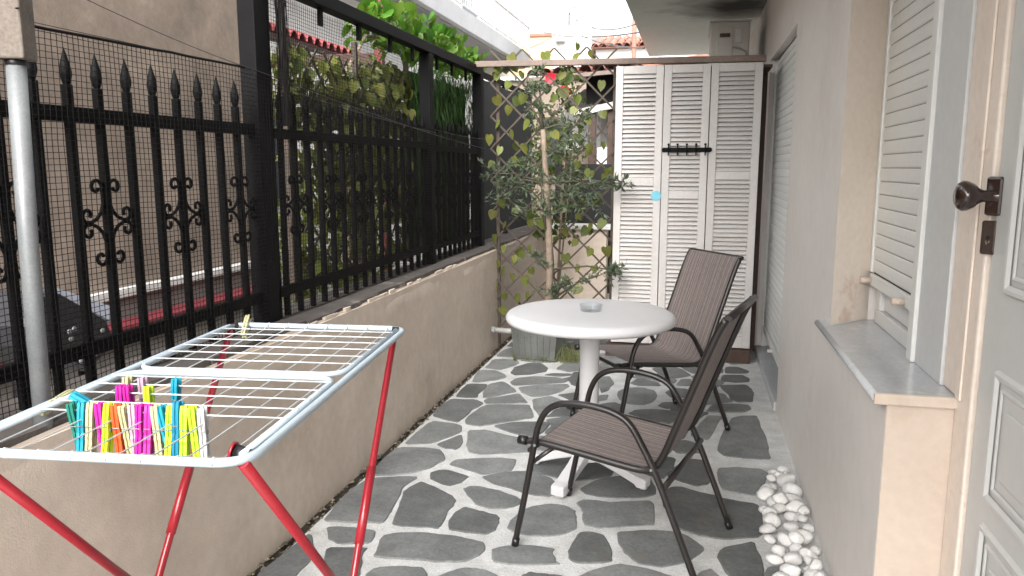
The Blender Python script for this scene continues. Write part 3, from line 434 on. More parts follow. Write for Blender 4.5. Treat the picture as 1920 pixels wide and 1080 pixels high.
# ------------------------------------------------------------------ low garden wall on the left
GW = thing('garden_wall', 'low beige plastered wall carrying the black iron fence', 'wall', (-1.57,3.5,0))
mb = MB(); ny, nz = 150, 16; vs_ = []; fs_ = []
for i in range(ny+1):
    y = -2+10*i/ny
    for k in range(nz+1):
        z = -.1+.872*k/nz
        x = -1.455 + .006*fbm((0,y,z),1.6)+.003*fbm((3,y,z),6) - (.010*max(0,(z-.74)/.03)**2)
        vs_.append((x, y, z+(.008*fbm((7,y,0),3)+.004*fbm((7,y,0),14) if k == nz else 0)))
for i in range(ny):
    for k in range(nz): a = i*(nz+1)+k; fs_.append((a, a+nz+1, a+nz+2, a+1))
mb.add(vs_, fs_, True); mb.box((-1.70,-2,-.1),(-1.4562,8,.762)); build(mb, 'wall_body', 'plaster_beige', GW)
y = -2.0
while y < 8:
    L_ = random.uniform(.35,.8); j = random.uniform(-.012,.012); t = random.uniform(.012,.022)
    poly = [(-1.73,y+.004),(-1.73,y+L_-.004)]; m_ = 7
    for q in range(m_+1): poly.append((-1.482+j+.012*fbm((y+q,3,0),2.3), y+L_-.004-(L_-.008)*q/m_))
    mb = MB().prism(poly[::-1], .758, .775+t*.6); build(mb, 'coping_slab', 'coping', GW); y += L_
for k in range(16):                                         # broken plaster chips lying along the wall top
    y = random.choice([2.9,3.2,3.5,3.85,4.2,4.5])+random.uniform(-.15,.15); s = random.uniform(.025,.075)
    poly = [(-1.468+.010*math.cos(a)*random.uniform(.5,1.1), y+s*math.sin(a)*random.uniform(.7,1.2)) for a in [2*PI*q/7 for q in range(7)]]
    build(MB().prism(poly, .764, .774+random.uniform(0,.006)), 'plaster_chip', 'plaster_beige', GW)

# low wall across the end of the neighbouring patio, and the wall behind the trellis
BW = thing('end_wall', 'low beige wall with pale cap closing the patio behind the trellis', 'wall', (-1.1,8,0))
mb = MB().box((-1.453,7.9,-.1),(-.86,8.05,.75)); build(mb, 'wall_body', 'plaster_beige', BW)
build(MB().bbox((-1.60,7.86,.752),(-.80,8.1,.80),.008), 'cap', 'wall_white', BW)

# ------------------------------------------------------------------ iron fence
FX = -1.62
FE = thing('iron_fence', 'black iron fence with spear tips and scrolls on the low wall', 'fence', (FX,3.4,.775))
def rail(y0, y1, z0, z1, w=.03): build(MB().bbox((FX-w/2,y0,z0),(FX+w/2,y1,z1),.003), 'rail', 'iron', FE)
rail(-.6, 2.63, 1.508, 1.548); rail(2.71, 4.56, 1.500, 1.54); rail(4.63, 5.72, 1.488, 1.528)
rail(-.6, 2.63, .872, .912); rail(2.71, 4.56, .868, .908); rail(4.63, 5.72, .862, .902)
build(MB().bbox((FX-.03,2.62,2.075),(FX+.035,5.80,2.133),.004), 'rail', 'iron', FE)
def post(y0, y1, z1, w=.07): build(MB().bbox((FX-w/2,y0,.775),(FX+w/2,y1,z1),.004), 'post', 'iron', FE)
post(2.628, 2.712, 2.40, .07); post(4.56, 4.63, 2.074); post(5.72, 5.80, 2.074); post(2.735,2.768,2.072,.03)
bar_me = MB().bbox((-.0105,-.0105,0),(.0105,.0105,.82),.002).mesh('bar', 'iron')
fin_mb = MB(); fin_mb.lathe([(.0,-.004),(.010,0),(.013,.006),(.0185,.024),(.0195,.034),(.0145,.058),(.0075,.080),(.0,.102)], n=8); fin_mb.lathe([(.0125,-.008),(.014,-.004),(.0125,0)], n=8)
fin_me = fin_mb.mesh('finial', 'iron')
def scroll_pts(su, sv):
    P = []
    for i in range(15): a = -PI*.2 - i*(2.05*PI/14) ; r = .008+.016*(i/14); P.append((.036+r*math.cos(-a+PI*.9), .099+r*math.sin(-a+PI*.9)))
    P += [(.0115,.078),(.012,.055),(.022,.030),(.040,.012),(.062,.003),(.084,.004)]
    for i in range(9): a = -PI*.35+i*(1.55*PI/8); r = .021-.012*i/8; P.append((.074+r*math.cos(a), .023+r*math.sin(a)))
    return [(0, su*u, sv*v) for u, v in P]
sc_mb = MB()
for su in (-1,1):
    for sv in (-1,1): sc_mb.tube(scroll_pts(su, sv), .0055, 5, flat=(1,1))
sc_me = sc_mb.mesh('scroll', 'iron')
def bars(y0, k0, k1, lo, hi, pitch=.1115):
    for k in range(k0, k1):
        y = y0+pitch*k
        if not (lo < y < hi): continue
        b = inst('bar', bar_me, FE, (FX, y, .785), (random.uniform(-.004,.004), random.uniform(-.006,.006), 0))
        inst('finial', fin_me, b, (FX, y, 1.604), (0,0,random.uniform(0,.3)), (.84,.78,.95))
        if k % 3 == 1: inst('scroll', sc_me, b, (FX, y, 1.235))
bars(1.757, -20, 8, -.5, 2.62); bars(2.83, 0, 17, 2.78, 4.54); bars(4.69, 0, 10, 4.65, 5.70)
for y in (3.22, 3.62, 4.02, 4.36, 4.80, 5.12, 5.44):        # short stubs under the top rail
    build(MB().bbox((FX-.008,y-.014,2.0),(FX+.008,y+.014,2.076),.002), 'stub', 'iron', FE)

# ------------------------------------------------------------------ plastic mesh tied to the fence
def strands(mb, P, r): mb.tube(P, r, 3, cap=False)
def net(mb, Y0, Y1, zb, zt, cell, X, r=.0011, amp=1.0):
    def pt(y, z):
        dx = .006*amp*fbm((y,z,4),2.4); dy = .006*amp*fbm((y,z,9),3.1)+.002*fbm((y,z,1),9); dz = .007*amp*fbm((y,z,6),2.6)
        return Vector((X+dx, y+dy, z+dz))
    y = Y0
    while y <= Y1:
        t = zt(y); n = max(2, int((t-zb)/.09)); strands(mb, [pt(y, zb+(t-zb)*i/n) for i in range(n+1)], r); y += cell
    z = zb
    ztm = max(zt(Y0), zt(Y1), zt((Y0+Y1)/2))
    while z <= ztm:
        ys = []; y = Y0
        while y <= Y1+1e-6:
            if zt(y) >= z: ys.append(y)
            y += .06
        if len(ys) > 1: strands(mb, [pt(y, z) for y in ys], r)
        z += cell*.84
def top_line(y): return 1.737+.006*math.sin(y*3) if y < 2.6 else 1.737-(y-2.6)*.0535-.012*math.sin((y-2.6)/3.1*PI)
mb = MB(); net(mb, .55, 5.68, .79, top_line, .0185, FX+.034)
mb.tube([Vector((FX+.034+.004*fbm((y,0,0),3), y, top_line(y)+.004*fbm((y,5,0),5))) for y in [.55+.08*i for i in range(26)]], .0042, 6)
mb.tube([Vector((FX+.036, y, top_line(y)+.002)) for y in [2.55+.1*i for i in range(32)]], .0016, 4)
solo(mb, 'mesh_net', 'net_black', 'black plastic mesh net stretched along the near side of the iron fence', 'net', loc=(FX+.034,3,.79))
mb = MB(); net(mb, 2.78, 4.3, 1.60, lambda y: 2.07, .0175, FX-.035, r=.001)
solo(mb, 'mesh_net', 'net_black', 'black mesh net filling the gap under the top fence rail', 'net', loc=(FX-.035,3.5,1.6))
mb = MB()
for k in range(46):                                         # gathered strip of mesh hanging beside the tall post
    y0 = 2.78+.05*random.random(); x0 = FX+.03+.03*random.random()
    mb.tube([Vector((x0+.006*fbm((k,z,0),4), y0+.008*fbm((k,z,7),4), z)) for z in [1.55+.055*i for i in range(11)]], .0012, 3, cap=False)
for q in range(34):
    z = 1.56+.0165*q; mb.tube([Vector((FX+.03+.03*t, 2.775+.06*t+.01*fbm((q,t*3,0),1), z+.008*fbm((q,t*2,3),2))) for t in (0,.3,.6,1)], .001, 3, cap=False)
solo(mb, 'mesh_strip', 'net_black', 'gathered strip of mesh hanging beside the tall fence post', 'net', loc=(FX+.04,2.8,1.55))

# shade cloth on the fence beyond the trellis
mb = MB(); vs_ = []; fs_ = []
for i in range(31):
    for k in range(9):
        y = 5.86+2.1*i/30; z = .80+1.28*k/8; vs_.append((-1.66+.012*fbm((y,z,1),3), y, z+.01*fbm((y,z,3),3)))
for i in range(30):
    for k in range(8): a = i*9+k; fs_.append((a,a+9,a+10,a+1))
n0 = len(vs_); vs_ += [(x-.004,y,z) for x,y,z in vs_]; fs_ += [tuple(n0+q for q in f)[::-1] for f in fs_]
mb.add(vs_, fs_, True); solo(mb, 'shade_cloth', 'shade_net', 'dark grey shade cloth hung behind the trellis on the left', 'cloth', loc=(-1.66,6.9,.8))
BFE = thing('steel_fence', 'far stretch of dark fence posts holding the shade cloth behind the trellis', 'fence', (-1.69,6.9,.775))
for y in (6.9,7.96): build(MB().bbox((-1.71,y-.03,.775),(-1.67,y+.03,2.1),.003), 'post', 'iron', BFE)
build(MB().bbox((-1.71,5.82,2.101),(-1.665,7.99,2.14),.003), 'rail', 'iron', BFE)

# ------------------------------------------------------------------ galvanised pole with wooden block
GP = thing('clothesline_pole', 'galvanised steel pole with a weathered wooden block on top, at the left edge', 'pole', (-1.487,1.452,.775))
pb, pt_ = on_x(88,812,-1.487), on_x(38,104,-1.487)
build(MB().tube([Vector((-1.487,1.452,.70)), Vector((-1.487,1.46,1.2)), Vector((-1.487,1.475,pt_.z))], .0205, 16), 'pole', 'galvanised', GP)
bz = pt_.z-.012
blk = MB().bbox((-.033,-.033,bz),(.033,.033,bz+.36),.004, Matrix.Translation((-1.487,1.475,0))@Matrix.Rotation(R(20),4,'Z')); build(blk, 'wooden_block', 'timber', GP)
build(MB().lathe([(.0212,0),(.0222,.002),(.0222,.010),(.0212,.012)], (-1.487,1.474,bz-.012), 16), 'collar', 'black_plastic', GP)
# washing line from the block to the posts
wl = MB()
def sag(a, b, s, n=16): a, b = Vector(a), Vector(b); return [a.lerp(b, i/n)-Vector((0,0,s*4*(i/n)*(1-i/n))) for i in range(n+1)]
wl.tube(sag((-1.46,1.475,bz+.20), (-1.575,2.66,1.735), .015), .0013, 4); wl.tube(sag((-1.575,2.66,1.735), (-1.575,5.75,1.53), .02), .0014, 4)
wl.tube(sag((-1.572,2.70,1.70), (-1.57,4.6,1.60), .012), .0011, 4); wl.tube(sag((-1.575,4.6,1.62), (-1.56,5.75,1.60), .01), .0011, 4)
solo(wl, 'washing_line', 'worn_brown', 'thin sagging wire running from the wooden block along the fence', 'wire', loc=(-1.575,2.66,1.735))
rg = MB().tube(sag((-1.487-.04,1.475,bz+.125),(-1.487+.045,1.45,bz+.105),.004,6), .0018, 4); solo(rg, 'tie_wire', 'iron', 'short rusty wire wound round the wooden block', 'wire', loc=(-1.487,1.475,bz+.12))

# ------------------------------------------------------------------ neighbouring brown house behind the fence
NB = thing('neighbour_house', 'brown rough plastered house wall seen behind the iron fence', 'building', (-3.0,1,0))
build(MB().box((-7,-5,-.1),(-3.0,4.79,3.3)), 'wall', 'plaster_brown', NB)
build(MB().bbox((-2.999,-5,.70),(-2.94,4.80,.745),.005), 'ledge', 'wall_white', NB)
build(MB().box((-2.999,-5,-.05),(-2.965,4.80,.699)), 'plinth', 'plinth_grey', NB)
PS = thing('painted_ledge', 'long low kerb with a red painted top at the foot of the brown house', 'ledge', (-2.88,3.7,-.02)); build(MB().bbox((-2.962,2.3,.495),(-2.80,4.72,.585),.008), 'red_top', 'red_paint', PS); build(MB().box((-2.962,2.3,-.02),(-2.83,4.72,.494)), 'kerb', 'plinth_grey', PS)
# dark angular tub leaning behind the fence
TB = thing('tilted_tub', 'dark grey angular metal tub with bolts, tilted behind the fence beside the pole', 'tub', (-2.1,2.15,-.02))
X0 = -2.05
def fp(x, y, dx=0): p = on_x(x, y, X0+dx); return p
front = [fp(38,612), fp(62,552), fp(100,545), fp(192,598), fp(205,625), fp(196,660), fp(160,696), fp(112,672), fp(60,650)]
back = [Vector((X0-.38, c.y+.05, c.z-.02)) for c in front]; c0 = sum(front, Vector())/9
mid = [c0+(p-c0)*.93+Vector((.02,0,0)) for p in front]
m_ = MB().add(front+back+mid, [(i,(i+1)%9,9+(i+1)%9,9+i) for i in range(9)]+[(18+i,18+(i+1)%9,(i+1)%9,i) for i in range(9)]+[[18+i for i in range(9)], [17-i for i in range(9)]]); build(m_, 'tub_shell', 'tub_grey', TB)
lid = [fp(95,536,-.30), fp(205,573,-.30), fp(205,600,-.06), fp(100,548,-.06)]
build(MB().add(lid+[p-Vector((0,0,.02)) for p in lid], [(0,1,2,3),(7,6,5,4),(0,4,5,1),(1,5,6,2),(2,6,7,3),(3,7,4,0)]), 'lid', 'tub_light', TB)
for (x,y) in ((42,617),(130,622),(139,617),(133,635),(152,677),(178,664),(192,620)):
    p = fp(x,y,.028); build(MB().lathe([(.0,.006),(.008,.005),(.010,0)], p, 8, 'X'), 'bolt', 'galvanised', TB)
for sx in (-.12,.16): build(MB().tube([Vector((-2.2,2.15+sx,-.02)), Vector((-2.16,2.15+sx,.70))], .018, 8), 'leg', 'iron', TB)

# ------------------------------------------------------------------ leafy screens behind the fence
def leaf_mesh(m, name='leaf', cup=.16):
    mid = [(0,0),(0,-.35),(0,-.7),(0,-1)]; rt = [(.17,.13),(.43,.02),(.5,-.30),(.34,-.66)]
    def v(x,z): return (x, cup*abs(x)*1.2-cup*.5*(z*z)*.6, z)
    vs = [v(*p) for p in mid]+[v(*p) for p in rt]+[v(-x,z) for x,z in rt]
    fs = [(0,5,4),(0,1,6,5),(1,2,7,6),(2,3,7),(0,8,9),(0,9,10,1),(1,10,11,2),(2,11,3)]
    return MB().add(vs, fs, True).mesh(name, m)
leaf_a, leaf_b, leaf_c = leaf_mesh('leaf_plastic'), leaf_mesh('leaf_dark'), leaf_mesh('leaf_vine', cup=.25)
LX = -1.80
LT = thing('ivy_trellis', 'brown lattice covered with ivy leaves standing behind the iron fence', 'trellis', (LX,3.7,.78))
def lattice(parent, axis, a0, a1, z0, z1, pitch, plane, w, t, m):
    # diagonal slats inside a rectangle, two layers
    H = z1-z0; k = -int(H/pitch)-1
    while a0+k*pitch < a1+H:
        for s in (1,-1):
            pts = []
            base = a0+k*pitch
            for za in (z0, z1):
                a = base+(za-z0) if s == 1 else base-(za-z0)+0
                pts.append((a, za))
            (p, q) = pts
            # clip to [a0,a1]
            def clip(p, q):
                t0, t1 = 0, 1; dx = q[0]-p[0]
                for lim, sg in ((a0,1),(a1,-1)):
                    d0 = sg*(p[0]-lim); d1 = sg*(q[0]-lim)
                    if d0 < 0 and d1 < 0: return None
                    if d0 < 0: t0 = max(t0, d0/(d0-d1))
                    elif d1 < 0: t1 = min(t1, d0/(d0-d1))
                if t1-t0 < .05: return None
                f = lambda t: (p[0]+dx*t, p[1]+(q[1]-p[1])*t)
                return f(t0), f(t1)
            c = clip(p, q)
            if not c: continue
            (xa,za),(xb,zb) = c; off = (t*.55)*s
            A = Vector((plane+off, xa, za)) if axis == 'Y' else Vector((xa, plane+off, za)); B = Vector((plane+off, xb, zb)) if axis == 'Y' else Vector((xb, plane+off, zb))
            mid = (A+B)/2; L_ = (B-A).length
            up = Vector((1,0,0)) if axis == 'Y' else Vector((0,1,0)); T = (B-A).normalized(); S = T.cross(up)
            mb = MB().box((-L_/2,-w/2,-t/2),(L_/2,w/2,t/2), Matrix.Translation(mid)@Matrix((T,S,up)).transposed().to_4x4())
            build(mb, 'lattice_slat', m, parent)
        k += 1
lattice(LT, 'Y', 3.22, 4.72, .80, 1.95, .17, LX, .012, .006, 'lattice')
for y in (3.21,3.96,4.73): build(MB().bbox((LX-.012,y-.012,.775),(LX+.012,y+.012,2.05),.002), 'upright', 'lattice', LT)
for i in range(300):
    y = random.uniform(3.24,4.7); z = random.uniform(.84,1.96)
    if fbm((y,z,11),1.7) < -.28: y = random.uniform(3.7,4.7)
    s = random.uniform(.045,.08)
    inst('leaf', random.choice((leaf_a,leaf_a,leaf_b)), LT, (LX+random.uniform(-.05,.06), y, z), (random.uniform(-.5,.5), random.uniform(-.6,.6), -PI/2+random.uniform(-.9,.9)), (s,s,s))
mb = MB()                                                   # dense inner leaves too small to pick apart
def leaf_quad(mb, p, s, e):
    M = Matrix.Translation(p)@e.to_matrix().to_4x4()
    mb.add([M@Vector(q) for q in ((0,0,0),(s*.35,s*.05,-s*.4),(0,0,-s),(-s*.35,s*.05,-s*.4))], [(0,1,2),(0,2,3)])
for i in range(6500):
    y = random.uniform(3.22,4.75); z = random.uniform(.80,1.95+.08*(y>4.2))
    if fbm((y,z,3),3.6) < (-.16 if z > 1.55 else .02): continue
    leaf_quad(mb, Vector((LX-.04+random.uniform(-.06,.05), y, z)), random.uniform(.03,.065), Euler((random.uniform(-.8,.8), random.uniform(-.8,.8), random.uniform(0,6.3))))
build(mb, 'foliage', 'leaf_plastic', LT, kind='stuff')
# artificial hedge screen further along
HG = thing('hedge_screen', 'dark green artificial grass screen behind the far end of the iron fence', 'screen', (LX,5.2,.78))
mb = MB()
for i in range(7000):
    y = random.uniform(4.70,6.05); z = random.uniform(.86,2.05); L_ = random.uniform(.05,.13); x = LX+.06+random.uniform(-.07,.05)
    if fbm((y*6,z*1.5,3),1.0) < -.42: continue
    w = random.uniform(.003,.007); a = random.uniform(-.35,.35); b = random.uniform(-.4,.4)
    d = Vector((b, a, -1)).normalized(); sd = Vector((random.uniform(-.7,.7), 1, 0)).normalized()*w; p = Vector((x,y,z))
    mb.add([p-sd, p+sd, p+d*L_], [(0,1,2)])
build(mb, 'grass_blades', 'hedge', HG, kind='stuff')
build(MB().box((LX-.012,4.70,.84),(LX-.008,6.05,2.0)), 'backing_mesh', 'leaf_dark', HG)
for y in (4.76,6.03): build(MB().bbox((LX-.03,y-.012,.775),(LX-.013,y+.012,2.04),.002), 'upright', 'lattice', HG)
# bright vine growing over the top rail
VN = thing('grape_vine', 'bright green leafy vine growing over the top rail of the fence', 'plant', (-1.90,5.0,-.02))
stem = [Vector((-1.95,4.05,-.02)), Vector((-1.93,4.08,.9)), Vector((-1.9,4.05,1.9)), Vector((-1.86,4.25,2.13)), Vector((-1.82,4.7,2.17)), Vector((-1.80,5.3,2.16)), Vector((-1.8,6.1,2.14))]
build(MB().tube(stem, [.02,.018,.014,.010,.009,.007,.004], 7), 'stem', 'bark', VN)
for i in range(300):
    t = random.random(); y = 4.18+2.1*t; hgt = (.30*min(1,t*5+.3)*(1-.55*t)+.04)
    z = 2.12+random.uniform(0,1)*hgt; x = -1.80+random.uniform(-.16,.12); s = random.uniform(.05,.095)
    inst('leaf', leaf_c, VN, (x,y,z+.02), (random.uniform(-1.2,.3), random.uniform(-.6,.6), -PI/2+random.uniform(-1.2,1.2)), (s,s,s))
mb = MB()
for i in range(900):
    t = random.random(); y = 4.18+2.1*t; hgt = (.26*min(1,t*5+.3)*(1-.55*t)+.04); leaf_quad(mb, Vector((-1.82+random.uniform(-.18,.12), y, 2.11+random.random()*hgt)), random.uniform(.035,.07), Euler((random.uniform(-1.4,1.4), random.uniform(-.8,.8), random.uniform(0,6.3))))
build(mb, 'small_leaves', 'leaf_vine', VN, kind='stuff')
for k in range(7):                                          # loose tendrils reaching up at the near end
    p = Vector((-1.84,4.24+.05*k,2.14)); q = p+Vector((random.uniform(-.06,.06),-.10+.02*k,random.uniform(.08,.22)))
    build(MB().tube([p, p.lerp(q,.5)+Vector((0,.02,.02)), q], [.003,.002,.0012], 5), 'tendril', 'leaf_vine', VN)
    inst('leaf', leaf_c, VN, q, (random.uniform(-1,0),0,-PI/2+random.uniform(-1,1)), (.05,.05,.05))

# ------------------------------------------------------------------ porch and house with balcony on the left, beyond the fence
PO = thing('tiled_porch', 'porch with pink roof tiles and red post behind the leafy fence', 'porch', (-2.8,5.6,-.02))
build(MB().bbox((-2.33,5.47,-.02),(-2.27,5.53,3.2),.004), 'post', 'red_paint', PO)
build(MB().bbox((-3.35,5.46,2.14),(-2.335,5.52,2.22),.005), 'cross_beam', 'dark_wood', PO)
build(MB().add([(-3.16,5.05,2.40),(-3.16,7.4,2.40),(-5.19,7.4,2.95),(-5.19,5.05,2.95),(-3.16,5.05,2.36),(-3.16,7.4,2.36),(-5.19,7.4,2.91),(-5.19,5.05,2.91)], [(0,1,2,3),(7,6,5,4),(0,4,5,1),(1,5,6,2),(2,6,7,3),(3,7,4,0)]), 'roof_deck', 'dark_wood', PO)
tile_mb = MB(); pr = [(.062*math.cos(PI*i/6), .062*math.sin(PI*i/6)) for i in range(7)]
tile_mb.add([(0,y,z) for y,z in pr]+[(-.42,y*.85,z*.85+.11) for y,z in pr]+[(0,y*.82,z*.82) for y,z in pr], [(i,i+1,8+i,7+i) for i in range(6)]+[(i+1,i,14+i,15+i) for i in range(6)], True)
tile_me = tile_mb.mesh('roof_tile', 'tile_pink')
for i in range(18):
    for j in range(4): inst('roof_tile', tile_me, PO, (-3.13-.40*j, 5.12+.13*i, 2.405+.108*j), (random.uniform(-.03,.03),0,random.uniform(-.03,.03)))
HB = thing('balcony_house', 'white house with a long grey concrete balcony above the fence', 'building', (-7.5,13,-.05))
build(MB().box((-11,4.9,-.05),(-5.2,22,9.5)), 'wall', 'wall_white', HB)
bal = build(MB().bbox((-5.199,7.0,3.96),(-4.3,20.4,4.30),.01), 'balcony_slab', 'concrete', HB)
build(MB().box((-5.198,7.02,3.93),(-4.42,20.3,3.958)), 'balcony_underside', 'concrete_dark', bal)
rl = MB(); rl.bbox((-4.37,7.02,4.95),(-4.32,20.38,4.99),.006); rl.bbox((-4.36,7.02,4.38),(-4.33,20.38,4.40),.004); build(rl, 'handrail', 'white_paint', bal)
y = 7.05
while y < 20.4: build(MB().bbox((-4.362,y-.02,4.30),(-4.322,y+.02,4.949),.003), 'baluster_post', 'white_paint', bal); y += 1.21
bl = MB(); y = 7.15
while y < 20.3: bl.box((-4.35,y-.006,4.401),(-4.338,y+.006,4.949)); y += .115
for k in range(9): bl.box((-5.15+.1*k,20.355,4.401),(-5.138+.1*k,20.367,4.949))
bl.box((-5.18,20.345,4.951),(-4.371,20.375,4.988)); build(bl, 'balusters', 'white_paint', bal, kind='stuff')
for y in (8.2,11,14,17): 
    w = build(MB().bbox((-5.199,y,4.35),(-5.15,y+1.3,6.4),.01), 'window', 'white_paint', HB); build(MB().box((-5.149,y+.1,4.45),(-5.140,y+1.2,6.3)), 'pane', 'pane', w)
for y in (8.4,12.2): 
    w = build(MB().bbox((-5.199,y,.9),(-5.15,y+1.1,2.3),.01), 'window', 'white_paint', HB); build(MB().box((-5.149,y+.08,.98),(-5.140,y+1.02,2.22)), 'pane', 'pane', w)
# trees and shrubs of the neighbouring yard, seen through the trellis
def shrub(name, label, c, rx, ry, h, n, m, stemh=.4, leaf=.06):
    t = thing(name, label, 'plant', c); c = Vector(c); mb = MB()
    for k in range(5):
        a = random.uniform(0,6.3); q = c+Vector((rx*.6*math.cos(a), ry*.6*math.sin(a), h*random.uniform(.6,.95)))
        mb.tube([c, c.lerp(q,.5)+Vector((0,0,.06)), q], [.012,.008,.003], 5)
    build(mb, 'stem', 'bark', t); mb = MB()
    for i in range(n):
        u = random.random()**.5; a = random.uniform(0,6.3); z = random.uniform(stemh,1)*h; k = math.sin(PI*min(1,max(.08,(z/h-stemh*.6)/(1.05-stemh*.6))))**.5
        p = c+Vector((rx*u*k*math.cos(a), ry*u*k*math.sin(a), z))
        if fbm(p, 3.2) < -.18: continue
        leaf_quad(mb, p, leaf*random.uniform(.6,1.2), Euler((random.uniform(-1.2,1.2), random.uniform(-1.2,1.2), random.uniform(0,6.3))))
    build(mb, 'foliage', m, t, kind='stuff'); return t
shrub('garden_shrub', 'leafy green shrub in the yard behind the iron fence', (-3.1,6.9,-.02), .45, .5, 1.55, 1500, 'leaf_plastic', .15)
shrub('garden_shrub', 'dense dark shrub between the leafy trellis and the porch', (-2.45,5.0,-.02), .35, .45, 1.35, 1500, 'leaf_dark', .1)

# ================================================================== END OF THE PATIO
# beam across the top
bmv = [on_y(903,117,5.60), on_y(1437,106,5.60), on_y(1437,119,5.60), on_y(903,128,5.60)]
A, B = Vector((-1.60,0,2.115)), Vector((.445,0,2.093))
mb = MB(); vs_ = []
for p in (A, B):
    for dy, dz in ((5.60,0),(5.645,0),(5.645,.042),(5.60,.042)): vs_.append((p.x, dy, p.z+dz))
mb.add(vs_, [(0,1,2,3)[::-1],(4,5,6,7),(0,1,5,4)[::-1],(1,2,6,5)[::-1],(2,3,7,6)[::-1],(3,0,4,7)[::-1]])
mb.f = [f[::-1] for f in mb.f]
mb = MB().bbox((-1.02,-.0225,-.021),(1.02,.0225,.021),.004, Matrix.Translation((-.5775,5.6225,2.125))@Matrix.Rotation(R(.55),4,'Y')); solo(mb, 'timber_beam', 'beam_timber', 'brown timber beam running across the top of trellis and shutters', 'beam', loc=(-.5775,5.6225,2.125))
# centre trellis with plastic ivy
TX0, TX1 = -1.50, -.57
CT = thing('ivy_trellis', 'lattice panel with scattered yellow-green leaves behind the potted olive tree', 'trellis', (-1.03,5.68,.0))
lattice(CT, 'X', TX0, TX1, .10, 2.24, .238, 5.68, .013, .007, 'lattice')
for x in (-1.45,-.58): build(MB().bbox((x-.013,5.700,0),(x+.013,5.722,2.10),.002), 'upright', 'lattice', CT)
lp = [(860+a/3.6,60+b/3.6) for a,b in ((255,310),(340,365),(255,465),(445,450),(345,530),(265,625),(345,700),(205,725),(280,805),(365,875),(225,900),(460,620),(550,500),(800,105),(890,155),(965,360),(970,560),(865,600),(785,540),(800,720),(970,775),(890,795),(890,965),(990,950),(805,900),(440,785),(720,660),(580,165),(350,180),(790,175),(270,255),(700,300),(430,300),(640,700),(600,760))]
lp += [(860+a/3,340+b/3) for a,b in ((195,190),(245,125),(315,170),(400,245),(255,255),(195,325),(250,385),(310,445),(390,390),(405,515),(245,515),(300,545),(205,600),(265,655),(325,660),(375,560),(600,150),(670,205),(740,260),(815,240),(660,355),(595,290),(740,400),(825,395),(600,435),(670,495),(760,500),(605,565),(680,610),(385,645),(195,725),(240,735),(540,155),(455,240),(500,610),(215,470))]
for (x,y) in lp:
    p = on_y(x, y-8, 5.66); s = random.uniform(.058,.088)
    inst('leaf', leaf_a, CT, p, (random.uniform(-.5,.35), random.uniform(-.6,.6), random.uniform(-1.0,1.0)), (s*random.uniform(.8,1.05),s,s))
for i in range(34):
    p = Vector((random.uniform(TX0,TX1), 5.70+random.uniform(0,.03), random.uniform(.3,2.2))); s = random.uniform(.06,.09)
    inst('leaf', leaf_b, CT, p, (random.uniform(-.4,.3), random.uniform(-.6,.6), random.uniform(-.9,.9)), (s,s,s))

# louvred shutters
slat_w = {}
def louvre(x0, x1, zr, label, stile=.052, fold=0):
    T = thing('louvred_shutter', label, 'shutter', ((x0+x1)/2,5.6,.11), 'old louvred shutters forming the screen')
    zt, zb, y0, y1 = 2.087, .11, 5.585, 5.615
    for x in (x0, x1-stile): build(MB().bbox((x,y0,zb),(x+stile,y1,zt),.003), 'stile', 'old_white_paint', T)
    for za, zc in ((zb,zb+.085),(zr-.028,zr+.028),(zt-.055,zt)): build(MB().bbox((x0+stile+.0005,y0+.002,za),(x1-stile-.0005,y1-.002,zc),.003), 'cross_rail', 'old_white_paint', T)
    w = x1-x0-2*stile
    me = MB().bbox((-w/2,-.017,-.0028),(w/2,.017,.0028),.0012).mesh('slat', 'old_white_paint')
    for za, zc in ((zb+.085,zr-.028),(zr+.028,zt-.055)):
        n = int((zc-za)/.0305); p = (zc-za)/n
        for k in range(n): inst('slat', me, T, ((x0+x1)/2, 5.60, za+p*(k+.5)), (R(52)+random.uniform(-.03,.03), random.uniform(-.006,.006), 0))
    return T
louvre(-.562,-.232,1.285,'white louvred shutter on the left, with a blue round sticker')
louvre(-.2275,.083,1.195,'middle white louvred shutter of the three, under the hook rail')
louvre(.0885,.425,1.330,'white louvred shutter on the right, next to the house wall')
SB = thing('added_dark_backing', 'dark timber boards added behind the shutters to darken the slat gaps', 'board', (-.07,6.0,0)); build(MB().box((-.55,5.99,0),(.49,6.02,2.06)), 'board', 'dark_wood', SB); build(MB().box((-.552,5.66,.0),(-.53,5.989,2.06)), 'added_side_board', 'dark_wood', SB); build(MB().box((-.552,5.65,2.061),(.49,6.03,2.08)), 'added_top_board', 'dark_wood', SB)  # made-up boards, hidden from view, added so the gaps between slats stay dark
solo(MB().bbox((-.60,5.57,.0),(.43,5.63,.10),.008), 'timber_sleeper', 'dark_wood', 'dark red timber sleeper on the floor under the shutters', 'timber', loc=(-.08,5.6,0))
HR = thing('hook_rail', 'black iron rail with five hooks fixed across the shutters', 'rail', (-.07,5.575,1.51))
hz = on_y(1293,281,5.58); z0 = hz.z
build(MB().bbox((-.205,5.574,z0-.016),(.085,5.583,z0+.016),.004), 'plate', 'iron', HR)
for x in (-.215,.095): build(MB().lathe([(0,.004),(.017,.003),(.018,-.004),(0,-.005)], (x,5.579,z0), 12).add([],[]) if False else MB().tube([Vector((x,5.574,z0)),Vector((x,5.583,z0))], .017, 12), 'end_plate', 'iron', HR)
